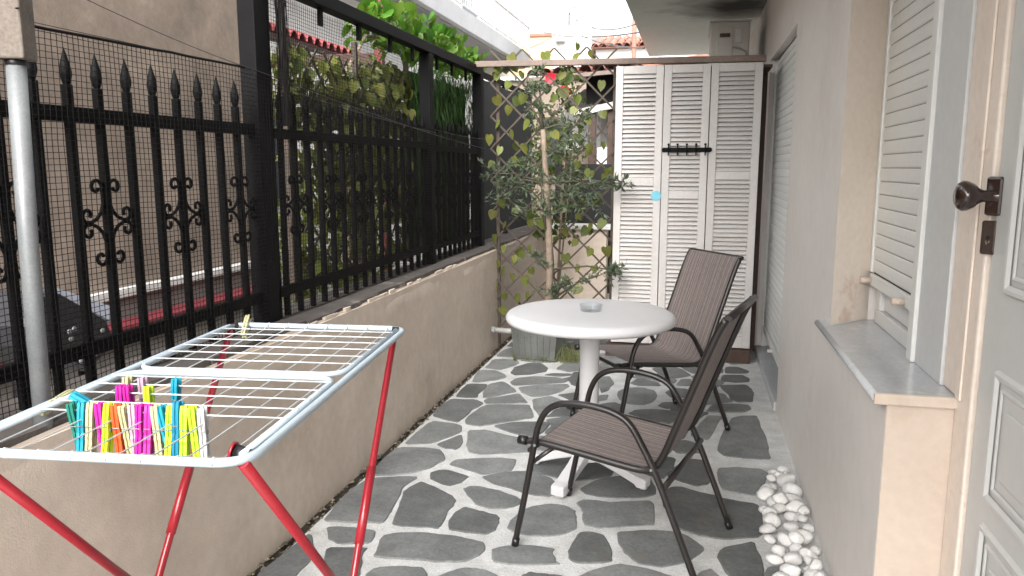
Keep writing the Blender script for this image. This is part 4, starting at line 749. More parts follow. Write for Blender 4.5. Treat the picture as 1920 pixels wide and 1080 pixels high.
for k in range(5):
    x = -.185+.0625*k
    build(MB().tube([Vector((x,5.573,z0+.03)),Vector((x,5.569,z0+.005)),Vector((x,5.565,z0-.025)),Vector((x,5.553,z0-.037)),Vector((x,5.540,z0-.028)),Vector((x,5.536,z0-.012))], .0042, 6), 'hook', 'iron', HR)
    build(MB().lathe([(0,.009),(.006,.006),(.009,0),(.006,-.006),(0,-.009)], (x,5.570,z0+.037), 8), 'knob', 'iron', HR)
sp = on_y(1230,367,5.583); solo(MB().tube([Vector((sp.x,5.5845,sp.z)),Vector((sp.x,5.5815,sp.z))], .036, 24), 'round_sticker', 'sticker_blue', 'pale blue round disc stuck on the left shutter', 'sticker', loc=(sp.x,5.583,sp.z))

# potted olive tree
PC = Vector((-1.07,5.44,0))
POT = thing('zinc_planter', 'square tapered zinc planter with green stains, standing before the trellis', 'planter', PC)
mb = MB(); b0, b1, H_ = .150, .185, .33; vs_ = []
M = Matrix.Translation(PC)@Matrix.Rotation(R(-6),4,'Z')
for (r,z) in ((b0,.012),(b1,H_),(b1+.012,H_+.003),(b1+.012,H_-.012),(b1-.008,H_-.006),(b1-.02,H_-.06)):
    vs_ += [M@Vector((sx*r,sy*r*.86,z)) for sx,sy in ((-1,-1),(1,-1),(1,1),(-1,1))]
fs_ = [(0,3,2,1)]
for a,b in ((0,1),(1,3),(3,2),(2,4),(4,5)): fs_ += [(a*4+k,a*4+(k+1)%4,b*4+(k+1)%4,b*4+k) for k in range(4)]
mb.add(vs_, fs_); build(mb, 'pot', 'zinc', POT)
for k in range(6):
    x = -.11+.044*k; build(MB().tube([M@Vector((x,-.86*b0-.0008,.02)), M@Vector((x*1.2,-.86*b1-.0008,H_-.02))], .0022, 4), 'seam', 'zinc', POT)
build(MB().add([M@Vector((sx*.166,sy*.143,H_-.05)) for sx,sy in ((-1,-1),(1,-1),(1,1),(-1,1))], [(0,1,2,3)]), 'soil', 'soil', POT)
OT = thing('olive_tree', 'slender olive tree with grey-green leaves in the zinc planter', 'tree', PC+Vector((0,0,H_-.05)))
YT = 5.44
tk = [PC+Vector((0,0,.26))]+[on_y(x,y,YT) for x,y in ((1029,560),(1031,500),(1029,440),(1027,400),(1024,340),(1021,290),(1018,243))]
build(MB().tube(tk, [.030,.028,.026,.025,.024,.022,.020,.018], 10), 'trunk', 'bark', OT)
br = MB(); lf = MB()
clusters = ((958,345,62,42,.10),(1050,352,75,36,.12),(1112,348,52,24,.10),(1166,345,18,13,.05),(985,305,40,28,.10),(1066,292,40,38,.10),(1072,240,42,42,.10),(985,190,36,46,.10),(1010,150,30,24,.08),(1012,487,25,13,.05),(1030,540,30,18,.07),(1072,530,40,14,.07),(1128,515,38,14,.06),(1158,508,16,13,.04),(925,325,30,26,.08),(1000,395,60,20,.08),(1090,385,50,16,.08))
def olive_leaf(p, d, L_, w):
    d = d.normalized(); s = d.cross(Vector((random.uniform(-1,1),random.uniform(-1,1),random.uniform(-1,1)))).normalized()*w
    k = d.cross(s).normalized()*w*.5
    lf.add([p, p+d*L_*.45+s+k, p+d*L_, p+d*L_*.45-s+k], [(0,1,2),(0,2,3)])
for (cx,cy,rx,ry,dp) in clusters:
    c = on_y(cx,cy,YT-.02); sx = rx/1440*5.6; sz = ry/1440*5.6
    root = min(tk[1:], key=lambda q: (q-c).length+abs(q.z-c.z+.1)); root = root+Vector((0,0,-.02))
    if c.z > tk[-1].z: root = tk[-1]
    m = root.lerp(c,.55)+Vector((0,0,.03)); br.tube([root, m, c], [.009,.006,.003], 6)
    for k in range(int(5+rx*ry/170)):
        q = c+Vector((random.uniform(-1,1)*sx, random.uniform(-1,1)*dp, random.uniform(-1,1)*sz)); st = c.lerp(q,.2)
        br.tube([st, st.lerp(q,.5)+Vector((0,0,.01)), q], [.0022,.0016,.0008], 4)
        n = random.randint(9,15); ax = (q-st)
        for i in range(n):
            t = random.uniform(.15,1.05); d = ax.normalized()*.5+Vector((random.uniform(-1,1),random.uniform(-1,1),random.uniform(-.7,1)))
            olive_leaf(st+ax*t, d, random.uniform(.035,.062), random.uniform(.005,.0085))
br.tube([tk[-1], on_y(1012,215,YT), on_y(1005,185,YT), on_y(998,155,YT)], [.008,.006,.004,.002], 6)
br.tube([on_y(1023,430,YT-.03), on_y(1018,380,YT-.03), on_y(1014,330,YT-.03)], [.008,.007,.004], 6)
build(br, 'branches', 'twig', OT); build(lf, 'crown', 'leaf_olive', OT, kind='stuff')
wd = MB()
for i in range(240):
    b = Vector((random.choice((-1.24+.03*random.random(), -.90+.14*random.random(), -.9+.2*random.random(), -1.2+.4*random.random())), random.uniform(5.28,5.5), 0))
    if -1.22 < b.x < -.92 and b.y > 5.30: b.y = 5.30-random.random()*.03
    h = random.uniform(.03,.16)*(1 if b.x > -.93 else .45); d = Vector((random.uniform(-.05,.05),random.uniform(-.05,.02),h))
    w = Vector((.0022,0,0)); wd.add([b-w,b+w,b+d*.6+w*.8,b+d*.6-w*.8,b+d+Vector((d.x,d.y,-.01))], [(0,1,2,3),(3,2,4)])
tag(build(wd, 'weeds', 'grass_dry', None), kind='stuff', label='straggling thin weeds growing round the zinc planter', cat='plant')
DP = thing('drain_pipe', 'short white plastic pipe stub sticking out of the low wall beside the planter', 'pipe', (-1.45,5.52,.17))
build(MB().tube([Vector((-1.47,5.52,.172)),Vector((-1.19,5.50,.165))], .021, 14), 'pipe', 'pipe_pvc', DP)
build(MB().tube([Vector((-1.452,5.519,.1715)),Vector((-1.425,5.517,.171))], .028, 14), 'flange', 'pipe_pvc', DP)

# ------------------------------------------------------------------ things beyond the trellis
PG = thing('pergola', 'dark wooden pergola with a white cross beam beyond the trellis', 'pergola', (-.95,8.5,-.03))
for x in (-1.10,-.895): build(MB().bbox((x-.04,8.46,-.03),(x+.04,8.54,2.05),.006), 'post', 'dark_wood', PG)
build(MB().bbox((-.95,-.03,-.035),(.95,.03,.035),.005, Matrix.Translation((-.36,8.42,2.14))@Matrix.Rotation(R(-11),4,'Y')), 'cross_beam', 'white_paint', PG)
build(MB().box((-1.17,8.47,2.06),(.4,8.50,2.42)), 'dark_panel', 'dark_fabric', PG)
cn = MB().add([(-1.75,8.0,2.30),(-.62,8.0,2.37),(-.62,10.8,2.67),(-1.75,10.8,2.60),(-1.75,8.0,2.26),(-.62,8.0,2.33),(-.62,10.8,2.63),(-1.75,10.8,2.56)], [(0,1,2,3),(7,6,5,4),(0,4,5,1),(1,5,6,2),(2,6,7,3),(3,7,4,0)]); build(cn, 'canopy', 'beam_timber', PG)
t_me = MB(); t_me.add([(y,0,z+.01) for y,z in pr]+[(y*.85,.46,z*.85+.055) for y,z in pr], [(i+1,i,7+i,8+i) for i in range(6)], True); t_me = t_me.mesh('roof_tile', 'terracotta')
for i in range(8):
    for j in range(6): inst('roof_tile', t_me, PG, (-1.66+.135*i, 7.98+.45*j, 2.31+.0084*i+.048*j), (0,0,random.uniform(-.02,.02)))
solo(MB().bbox((-1.44,8.12,.80),(-.74,8.16,1.42),.006), 'dark_screen', 'dark_fabric', 'black fabric screen standing on the end wall behind the trellis', 'screen', loc=(-1,8.14,.8))
cl = MB(); vs_ = []; fs_ = []
for i in range(17):
    for k in range(9):
        u, v = i/16, k/8; vs_.append((-1.55+.62*u, 9.3+.05*math.sin(u*17)+.03*math.sin(u*31+v*3), 1.62+.66*v-.10*(2*u-1)**2*(v)-.06*fbm((u*3,v,0),1)))
for i in range(16):
    for k in range(8): a = i*9+k; fs_.append((a,a+9,a+10,a+1))
n0 = len(vs_); vs_ += [(x,y+.006,z) for x,y,z in vs_]; fs_ += [tuple(n0+q for q in f)[::-1] for f in fs_]
cl.add(vs_, fs_, True); solo(cl, 'hanging_sheet', 'cloth_white', 'white cloth hung out beyond the trellis under the canopy', 'cloth', loc=(-1.24,9.3,1.62))
FS = shrub('flowering_shrub', 'shrub with two red blossoms seen through the trellis', (-1.28,7.35,0), .32, .35, 2.35, 1500, 'leaf_dark', .3)
for (x,y) in ((1033,147),(1058,172)):
    p = on_y(x,y,7.1); mb = MB()
    for k in range(9):
        a = 2*PI*k/9; d = Vector((math.cos(a), -.35, math.sin(a))); s = Vector((-math.sin(a),0,math.cos(a)))
        mb.add([p, p+d*.035+s*.022, p+d*.06, p+d*.035-s*.022], [(0,1,2),(0,2,3)])
    build(mb, 'blossom', 'flower_red', FS)
GS = thing('garden_store', 'grey brown rendered store wall beyond the trellis', 'building', (-2.1,11.5,-.03)); build(MB().box((-3.1,11.2,-.03),(-1.55,12.6,2.62)), 'wall', 'plaster_brown', GS); build(MB().bbox((-3.15,11.13,2.62),(-1.5,12.65,2.68),.01), 'cap', 'concrete', GS)
w = build(MB().bbox((-2.2,11.15,1.3),(-1.75,11.195,2.1),.01), 'window', 'dark_wood', GS); build(MB().box((-2.15,11.13,1.35),(-1.8,11.149,2.05)), 'pane', 'pane', w)
shrub('garden_shrub', 'tall dark shrub growing behind the shade cloth and trellis', (-1.95,9.6,-.03), .5, .5, 2.2, 1800, 'leaf_dark', .2)
# distant houses
OH = thing('orange_house', 'pale orange house in the distance above the trellis', 'building', (-4.6,23,-.1))
build(MB().box((-6.4,22,-.1),(-3.47,25,5.0)), 'wall', 'wall_orange', OH); build(MB().bbox((-6.45,21.94,5.0),(-3.42,25,5.09),.02), 'cornice', 'terracotta', OH)
w = build(MB().bbox((-4.35,21.94,2.6),(-3.75,21.99,3.7),.01), 'window', 'white_paint', OH); build(MB().box((-4.28,21.925,2.68),(-3.82,21.938,3.62)), 'pane', 'pane', w)
WH = thing('white_house', 'tall narrow white house in the distance beside the orange one', 'building', (-2.9,19.5,-.1))
build(MB().box((-3.35,18.3,-.1),(-2.42,22,4.62)), 'wall', 'wall_white', WH)
w = build(MB().bbox((-3.05,18.24,2.75),(-2.6,18.295,3.35),.01), 'window', 'white_paint', WH); build(MB().box((-3.0,18.225,2.8),(-2.65,18.239,3.3)), 'pane', 'pane', w)
build(MB().tube([Vector((-3.0,18.6,4.62)),Vector((-3.0,18.6,4.95)),Vector((-2.85,18.6,5.1))], .02, 6), 'pipe', 'galvanised', WH)
build(MB().bbox((-3.25,18.1,4.25),(-3.02,18.29,4.55),.01), 'meter_box', 'ac_body', WH)
TH = thing('tiled_house', 'low white house with red tiled roof in the distance', 'building', (-.8,19.5,-.1))
build(MB().box((-2.28,18,-.1),(2.5,22,4.02)), 'wall', 'wall_white', TH); build(MB().bbox((-2.33,17.93,3.62),(2.5,17.995,3.72),.01), 'cornice', 'wall_white', TH)
rf = build(MB().add([(-2.38,17.8,4.03),(2.6,17.8,4.03),(2.6,19.9,4.55),(-2.38,19.9,4.55),(2.6,22.1,4.03),(-2.38,22.1,4.03)], [(0,1,2,3),(3,2,4,5),(0,3,5),(1,4,2),(0,5,4,1)]), 'roof', 'terracotta', TH)
t2 = MB(); pr2 = [(.085*math.cos(PI*i/6), .085*math.sin(PI*i/6)) for i in range(7)]
t2.add([(y,0,z) for y,z in pr2]+[(y*.85,.5,z*.85+.135) for y,z in pr2], [(i+1,i,7+i,8+i) for i in range(6)], True); t2 = t2.mesh('roof_tile', 'terracotta')
for i in range(14):
    for j in range(4): inst('roof_tile', t2, rf, (-2.28+.175*i, 17.76+.5*j, 4.03+.122*j), (0,0,random.uniform(-.03,.03)))
CH = thing('flue_pipe', 'tall rust coloured flue pipe standing beyond the shutters', 'pipe', (-.95,12,-.1))
build(MB().tube([Vector((-.95,12,-.1)),Vector((-.95,12,3.72))], .036, 12), 'pipe', 'terracotta', CH); build(MB().lathe([(0,.16),(.10,.06),(.10,.04),(0,.05)], (-.95,12,3.72), 12), 'cap', 'terracotta', CH)
build(MB().tube([Vector((-.95,12,2.2)),Vector((-.95,12,2.26))], .041, 12), 'collar', 'iron', CH)
SR = thing('shed', 'low tiled outhouse roof peeking over the beam beside the shutters', 'building', (-.2,12.6,-.1))
build(MB().box((-1.0,12.2,-.1),(1.6,14.5,2.80)), 'wall', 'wall_white', SR)
rf = build(MB().add([(-1.5,12.05,2.86),(1.7,12.05,3.22),(1.7,14.6,3.30),(-1.5,14.6,2.94),(-1.5,12.05,2.80),(1.7,12.05,3.16),(1.7,14.6,3.24),(-1.5,14.6,2.88)], [(0,1,2,3),(7,6,5,4),(0,4,5,1),(1,5,6,2),(2,6,7,3),(3,7,4,0)]), 'roof', 'terracotta', SR)
for i,(a,b,s) in enumerate((((-4.35,20.4,5.0),(-.62,10,3.05),.15),((-3.0,18.6,4.62),(-.6,9.0,2.70),.1),((-4.3,20.3,4.45),(-2.5,18.2,4.9),.08),((-3.0,18.6,4.95),(-.61,10.5,3.3),.25))):
    solo(MB().tube(sag(a,b,s,14), .009, 4), 'overhead_cable', 'black_plastic', ['black overhead cable sloping up from the balcony corner','lower overhead cable rising to the soffit edge','short cable between balcony and white house','sagging cable crossing the pale sky beside the soffit'][i], 'cable', loc=a)

# ================================================================== HOUSE ON THE RIGHT
HX = .505
HO = thing('house', 'grey rendered house along the right with shutters, window and door', 'building', (.9,3.5,0))
wm = MB()
wm.prism([(HX,2.96),(.66,3.12),(1.3,3.12),(1.3,4.5),(HX,4.5)], -.1, 2.68); wm.box((HX,6.0,-.1),(1.3,9.5,2.68)); wm.box((HX,4.5005,2.15),(1.3,5.9995,2.6795))
wm.prism([(HX,2.09),(.76,2.09),(.76,3.119),(.662,3.119),(HX,2.9599)], -.1, .789); wm.box((HX,-2,2.16),(1.3,2.9595,2.6795)); wm.box((.80,-2,-.1),(1.29,3.119,2.159)); wm.box((.66,-2,-.1),(.799,.90,2.159)); wm.box((.70,4.501,-.1),(1.29,5.999,2.149))
wm.box((HX,-2,2.861),(1.3,9.5,5.6)); build(wm, 'wall', 'plaster_grey', HO)
# soffit with shade painted into its colour round the cooling unit
m = mat('soffit_painted_shade', (.80,.82,.75), (.74,.76,.69), rough=.9, scale=1.4, fine=.03, bump=.001); nt = m.node_tree; L = nt.links.new
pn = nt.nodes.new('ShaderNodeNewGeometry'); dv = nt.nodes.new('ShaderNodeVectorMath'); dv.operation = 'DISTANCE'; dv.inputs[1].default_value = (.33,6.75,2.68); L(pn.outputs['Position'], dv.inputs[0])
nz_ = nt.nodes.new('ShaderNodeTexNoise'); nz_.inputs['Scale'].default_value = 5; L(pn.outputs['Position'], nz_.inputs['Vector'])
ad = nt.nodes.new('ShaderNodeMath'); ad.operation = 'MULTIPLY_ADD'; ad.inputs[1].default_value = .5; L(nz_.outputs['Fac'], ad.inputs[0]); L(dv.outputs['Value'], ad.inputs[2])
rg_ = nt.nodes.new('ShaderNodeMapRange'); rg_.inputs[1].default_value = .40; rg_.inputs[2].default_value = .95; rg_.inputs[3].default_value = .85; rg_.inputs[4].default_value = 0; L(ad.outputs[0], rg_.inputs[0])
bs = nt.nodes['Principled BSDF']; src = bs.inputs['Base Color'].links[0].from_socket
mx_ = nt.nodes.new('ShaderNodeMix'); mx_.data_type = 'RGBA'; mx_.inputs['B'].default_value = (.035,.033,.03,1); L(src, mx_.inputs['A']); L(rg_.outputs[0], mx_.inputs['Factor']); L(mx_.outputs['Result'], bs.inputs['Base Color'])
build(MB().box((-.575,-2.0,2.68),(1.3,9.5,2.86)), 'balcony', 'soffit_painted_shade', HO)
# cream reveal, end face, jamb
build(MB().prism([(HX+.0005,2.9585),(.664,3.1185),(.662,3.1195),(HX+.0005,2.9600)][::-1] if False else [(HX-.0005,2.9565),(.6612,3.1165),(.6605,3.1196),(HX-.0005,2.9597)], .82, 2.158), 'reveal', 'jamb_paint', HO)
build(MB().box((HX+.0006,2.0852,-.02),(.699,2.0897,.7888)), 'end_face', 'plaster_cream', HO)
jb = MB().bbox((.662,1.977,-.02),(.745,2.0845,2.158),.006); jb.bbox((.700,2.085,-.02),(.745,2.188,.789),.003); jb.bbox((.662,2.085,.8165),(.745,2.188,2.158),.006)
build(jb, 'door_jamb', 'jamb_paint', HO); build(MB().bbox((.655,2.035,.818),(.6615,2.07,2.158),.003), 'jamb_moulding', 'jamb_paint', HO)
sill = build(MB().prism([(.478,2.078),(.683,2.078),(.683,3.112),(.657,3.112),(.5045,2.956),(.5045,3.07),(.478,3.07)], .7895, .815), 'window_sill', 'marble', HO)
build(MB().tube([Vector((.4785,2.079,.8025)),Vector((.4785,3.069,.8025))], .0126, 10), 'rounded_edge', 'marble', sill)
build(MB().bbox((.470,2.066,.787),(.70,2.0775,.8165),.003), 'painted_end', 'plaster_cream', sill)
# near roller shutter
WN = build(MB().box((.712,2.19,.816),(.76,3.118,2.158)), 'window', 'dark_gap', HO)
fr = MB(); fr.bbox((.655,2.19,.8155),(.71,2.436,2.158),.003); build(fr, 'frame_panel', 'frame_grey', WN)
build(MB().bbox((.644,2.437,.8155),(.70,2.492,2.158),.004), 'guide_rail', 'roller_pvc', WN)
build(MB().bbox((.655,3.082,1.0),(.70,3.112,2.158),.004), 'guide_rail', 'roller_pvc', WN)
lf_ = MB(); lf_.bbox((.676,2.493,.8155),(.705,3.066,.868),.004); lf_.bbox((.676,3.0,.8685),(.705,3.066,1.02),.004); build(lf_, 'frame', 'white_paint', WN)
build(MB().bbox((.688,2.50,.874),(.706,2.985,.955),.004), 'sash', 'white_paint', WN)
RS = build(MB().box((.6665,2.493,.995),(.6705,3.081,2.158)), 'roller_shutter', 'dark_gap', HO)
def slat_mesh(L_, h, bulge):
    pr = [(.0,0),(-bulge*.75,h*.12),(-bulge,h*.5),(-bulge*.75,h*.88),(0,h)]; vs = [(x,y,z) for y in (-L_/2,L_/2) for x,z in pr]; n = 5
    return MB().add(vs, [(i,i+1,n+i+1,n+i) for i in range(4)]+[(0,n,n+4,4)][::1]+[(4,3,2,1,0),(5,6,7,8,9)], False).mesh('slat', 'roller_pvc')
sm_ = slat_mesh(.586, .0478, .005)
for k in range(24): inst('slat', sm_, RS, (.6655, 2.787, 1.002+.048*k))
hole = MB()
for k in range(24):
    for q in range(44): y = 2.51+.0128*q; hole.box((.6640,y,1.0015+.048*k),(.6650,y+.006,1.0032+.048*k))
build(hole, 'vent_slots', 'black_plastic', RS, kind='stuff')
build(MB().bbox((.652,2.494,.955),(.668,3.081,.998),.004), 'bottom_bar', 'roller_pvc', RS)
for y in (3.058,2.585): build(MB().tube([Vector((.652,y,.972)),Vector((.615,y,.974))], .0115, 14), 'stopper', 'plaster_cream', RS)
# far roller shutter and threshold
R2 = build(MB().box((.5535,4.505,.21),(.5575,5.953,2.149)), 'roller_shutter', 'dark_gap', HO)
sm2 = slat_mesh(1.44, .0477, .006)
for k in range(40): inst('slat', sm2, R2, (.5525, 5.23, .222+.048*k))
build(MB().bbox((.542,4.506,.165),(.555,5.953,.216),.004), 'bottom_bar', 'roller_pvc', R2)
build(MB().tube([Vector((.542,5.2,.19)),Vector((.508,5.2,.19))], .0115, 12), 'stopper', 'wall_white', R2)
for a in (4.5005,5.955): build(MB().bbox((.535,a,.05),(.57,a+.039,2.149),.003) if a > 5 else MB().bbox((.5605,a,.05),(.60,a+.03,2.149),.003), 'guide_rail', 'roller_pvc', R2)
DB = MB(); DB.bbox((.62,4.53,.05),(.66,5.95,.30),.004); build(DB, 'door_bottom', 'white_paint', R2)
build(MB().bbox((.490,4.503,-.02),(.695,5.997,.05),.006), 'threshold', 'marble', HO)
# entrance door
DR = build(MB().bbox((.672,.93,.03),(.712,1.966,2.13),.003), 'door', 'door_paint', HO)
build(MB().box((.714,.905,-.05),(.74,1.976,2.157)), 'door_gap', 'dark_gap', HO)
def panel(z0, z1, y0, y1):
    fm = MB()
    for rr, w, h in ((0,.022,.010),(.034,.012,.005)):
        a0, a1, c0, c1 = y0+rr, y1-rr, z0+rr, z1-rr
        prof = [(0,.0),(-h,.25*w),(-h*.9,.6*w),(-h*.25,w)]
        for i in range(3):
            (xa,da),(xb,db) = prof[i], prof[i+1]
            ring = lambda x,d: [(.6718+x,a0+d,c0+d),(.6718+x,a1-d,c0+d),(.6718+x,a1-d,c1-d),(.6718+x,a0+d,c1-d)]
            fm.add(ring(xa,da)+ring(xb,db), [(k,(k+1)%4,4+(k+1)%4,4+k) for k in range(4)])
    build(fm, 'panel_moulding', 'door_paint', DR)
    build(MB().bbox((.6655,y0+.075,z0+.075),(.6725,y1-.075,z1-.075),.006) if z1-z0 > .2 else MB().bbox((.6655,y0+.06,z0+.06),(.6725,y1-.06,z1-.06),.006), 'raised_field', 'door_paint', DR)
panel(1.115,1.98,1.06,1.86); panel(.64,.945,1.06,1.86); panel(.14,.585,1.06,1.86)
kp = on_x(1876,368,.672); kp = Vector((.672,kp.y,kp.z))
kn = build(MB().bbox((-.008,-.018,-.044),(.010,.018,.044),.006, Matrix.Translation((.662,kp.y+.004,kp.z))@Matrix.Rotation(R(48),4,'Z')), 'door_knob', 'knob_brown', DR)
build(MB().lathe([(.0,-.084),(.019,-.083),(.029,-.078),(.0345,-.069),(.034,-.060),(.028,-.047),(.018,-.036),(.0135,-.026),(.0135,-.010),(.016,0)], (.664,kp.y+.002,kp.z), 28, 'X'), 'knob', 'knob_brown', kn)
ep = on_x(1863,446,.672); kh = build(MB().bbox((-.006,-.017,-.039),(.008,.017,.039),.005, Matrix.Translation((.664,ep.y+.004,ep.z))@Matrix.Rotation(R(48),4,'Z')), 'keyhole_plate', 'worn_brown', DR)
build(MB().tube([Vector((.6602,ep.y+.0,ep.z)),Vector((.6594,ep.y-.0009,ep.z))], .0048, 10), 'keyhole', 'dark_gap', kh)
# cooling unit
AC = thing('air_conditioner', 'cream outdoor air conditioning unit fixed under the balcony behind the shutters', 'air conditioner', (.27,6.9,2.0))
build(MB().bbox((.085,6.55,1.98),(.385,7.35,2.525),.012), 'casing', 'ac_body', AC)
build(MB().bbox((.135,6.540,2.0),(.255,6.5495,2.49),.005), 'side_panel', 'ac_body', AC)
build(MB().bbox((.155,6.532,2.405),(.235,6.5395,2.435),.004), 'label_plate', 'worn_brown', AC)
build(MB().bbox((.275,6.537,2.36),(.325,6.5495,2.47),.01), 'hand_grip', 'white_paint', AC)
build(MB().bbox((.075,6.54,2.5255),(.395,7.36,2.537),.004), 'top_cover', 'ac_body', AC)
build(MB().tube([Vector((.26,6.536,2.33)),Vector((.31,6.52,2.315)),Vector((.36,6.525,2.29)),Vector((.375,6.53,2.2)),Vector((.37,6.54,2.02))], .008, 6), 'hose', 'pipe_pvc', AC)
for y in (6.65,7.25): build(MB().bbox((.08,y-.02,1.945),(.5045,y+.02,1.979),.003), 'bracket', 'galvanised', AC)
# white pebbles along the wall base
pm = []
for s in range(5):
    bm = bmesh.new(); bmesh.ops.create_icosphere(bm, subdivisions=3, radius=1)
    for v in bm.verts:
        q = v.co.copy(); v.co *= 1+.20*noise.noise(q*1.0+Vector((s*7,0,0)))+.09*noise.noise(q*2.3+Vector((s*3,2,0))); v.co.z *= .72; v.co.x *= .95
        d = (s*1.3); n_ = Vector((math.cos(d),math.sin(d),.5)).normalized(); k = v.co.dot(n_)
        if k > .62: v.co -= n_*(k-.62)*.75
    me = D.meshes.new('white_pebble'); bm.to_mesh(me); bm.free(); me.materials.append(MATS['pebble']); me.polygons.foreach_set('use_smooth', [True]*len(me.polygons)); pm.append(me)
placed = []
def pebble(x, y, r, z=0):
    o = D.objects.new('white_pebble', random.choice(pm)); put(o, None, (x,y,z+r*.58)); o.rotation_euler = (random.uniform(-.35,.35),random.uniform(-.35,.35),random.uniform(0,6.3)); o.scale = (r,r*random.uniform(.75,1.0),r*random.uniform(.75,1))
    tag(o, 'smooth white pebble in the row along the foot of the right wall', 'pebble', 'white pebbles along the right wall'); placed.append((x,y,r))
tries = 0
while tries < 6000 and len(placed) < 62:
    tries += 1; y = random.uniform(2.05,3.56); lo = .315 if y < 3.2 else .315+(y-3.2)*.25; x = random.uniform(lo,.475); r = random.choice((random.uniform(.020,.030),random.uniform(.030,.047),random.uniform(.034,.047)))
    if x+r > .502: continue
    if all((x-a)**2+(y-b)**2 > (.80*(r+c))**2 for a,b,c in placed): pebble(x,y,r)
base = list(placed); up = 0
for (x,y,r) in base:
    if x > .37 and y < 3.3 and random.random() < .25 and up < 7: pebble(min(.47,x+random.uniform(-.02,.02)), y+.03, random.uniform(.022,.034), r*.85); up += 1

# ================================================================== FURNITURE
def catmull(P, n=5):
    P = [Vector(p) for p in P]; out = []
    for i in range(len(P)-1):
        a = P[i-1] if i else P[i]*2-P[i+1]; b, c = P[i], P[i+1]; d = P[i+2] if i+2 < len(P) else P[i+1]*2-P[i]
        for k in range(n):
            t = k/n; out.append(.5*((2*b)+(c-a)*t+(2*a-5*b+4*c-d)*t*t+(3*b-a-3*c+d)*t**3))
    return out+[P[-1]]
def prism_bev(poly, w, e, M):
    bm = bmesh.new(); f0 = [bm.verts.new((x,-w/2,z)) for x,z in poly]; f1 = [bm.verts.new((x,w/2,z)) for x,z in poly]; n = len(poly)
    bm.faces.new(f0); bm.faces.new(f1[::-1])
    for i in range(n): bm.faces.new((f0[(i+1)%n], f0[i], f1[i], f1[(i+1)%n]))
    bmesh.ops.recalc_face_normals(bm, faces=bm.faces[:]); bmesh.ops.bevel(bm, geom=bm.edges[:], offset=e, segments=2, profile=.5, affect='EDGES')
    bm.verts.index_update(); r = ([M@v.co for v in bm.verts], [[v.index for v in f.verts] for f in bm.faces]); bm.free(); return r
# round table
TC = Vector((-.425,3.31,0))
TA = thing('round_table', 'round white plastic garden table on a pedestal', 'table', TC)
build(MB().lathe([(0,.764),(.20,.7635),(.335,.762),(.352,.760),(.364,.753),(.371,.742),(.372,.732),(.368,.722),(.358,.716),(.350,.720),(.345,.728),(0,.728)], TC, 72), 'table_top', 'table_white', TA)
build(MB().lathe([(.0,.727),(.085,.727),(.080,.715),(.056,.690),(.046,.660),(.043,.55),(.044,.30),(.047,.16),(.055,.13),(.066,.105),(.066,.09)], TC, 32), 'column', 'table_white', TA)
for k in range(4):
    a = R(161)+k*PI/2
    v, f = prism_bev([(.0,.165),(.05,.150),(.15,.100),(.245,.062),(.285,.056),(.292,.050),(.292,.012),(.248,.012),(.238,.026),(.15,.060),(.07,.085),(0,.088)], .062, .006, Matrix.Translation(TC)@Matrix.Rotation(a,4,'Z'))
    build(MB().add(v, f), 'foot', 'table_white', TA)
    e = TC+Vector((math.cos(a)*.270,math.sin(a)*.270,0)); build(MB().lathe([(0,.013),(.016,.013),(.018,.005),(.018,.0062),(0,.0062)], e, 12), 'glide', 'wall_white', TA)
ap = on_z(1108,583,.764); AP = Vector((ap.x, ap.y, .7645))
solo(MB().lathe([(0,.0005),(.044,.0005),(.047,.004),(.050,.026),(.0505,.029),(.049,.0305),(.0465,.029),(.042,.010),(.038,.007),(0,.0065)], AP, 48), 'ashtray', 'glass', 'clear round glass ashtray on the white table', 'ashtray', loc=AP)

# sling chairs, built once facing +X from the front feet, then copied
arm = [(0,0),(-.045,.22),(-.078,.40),(-.095,.475),(-.125,.53),(-.17,.56),(-.23,.572),(-.30,.572),(-.375,.560),(-.43,.530),(-.478,.457),(-.517,.385),(-.565,.278),(-.68,.0)]
railp = [(-.035,.402),(-.09,.405),(-.27,.388),(-.43,.372),(-.485,.374),(-.520,.398),(-.546,.445),(-.578,.532),(-.634,.684),(-.695,.848),(-.728,.915)]
CHR = thing('patio_chair', 'brown sling chair in front, seen from behind, with its seat turned to the left', 'chair', (0,0,0), 'brown sling patio chairs')
W_ = .25
for s in (-1,1):
    build(MB().tube(catmull([(x,s*W_,z+.004) for x,z in arm]), .0135, 10, flat=(.85,1.05)), 'leg_and_arm', 'chair_frame', CHR)
    build(MB().tube(catmull([(x,s*(W_-.025),z) for x,z in railp], 4), .0125, 10), 'side_rail', 'chair_frame', CHR)
    build(MB().tube([(-.004,s*(W_-.025),.402),(-.036,s*(W_-.025),.402)], .0165, 10), 'end_cap', 'black_plastic', CHR)
    build(MB().tube([(-.062,s*W_,.325),(-.10,s*(W_-.012),.36),(-.14,s*(W_-.022),.392)], .008, 6), 'brace', 'chair_frame', CHR)
    build(MB().tube([(0,s*W_,.0),(-.006,s*W_,.03)], .0142, 10), 'foot_cap', 'black_plastic', CHR); build(MB().tube([(-.68,s*W_,.0),(-.668,s*W_,.028)], .0142, 10), 'foot_cap', 'black_plastic', CHR)
    for (x,z) in ((-.512,.392),(-.085,.405)): build(MB().tube([(x,s*(W_+.0105),z),(x,s*(W_+.0155),z)], .005, 8), 'bolt', 'galvanised', CHR)
for (x,z,r) in ((-.06,.378,.010),(-.555,.335,.011),(-.735,.915,.0115)): build(MB().tube([(x,-W_+(.0 if x > -.7 else .02),z),(x,W_-(.0 if x > -.7 else .02),z)], r, 10), 'cross_bar', 'chair_frame', CHR)
sp_ = catmull([(x,0,z) for x,z in railp[1:]], 5); ny = 14; vs_ = []; fs_ = []; off = []
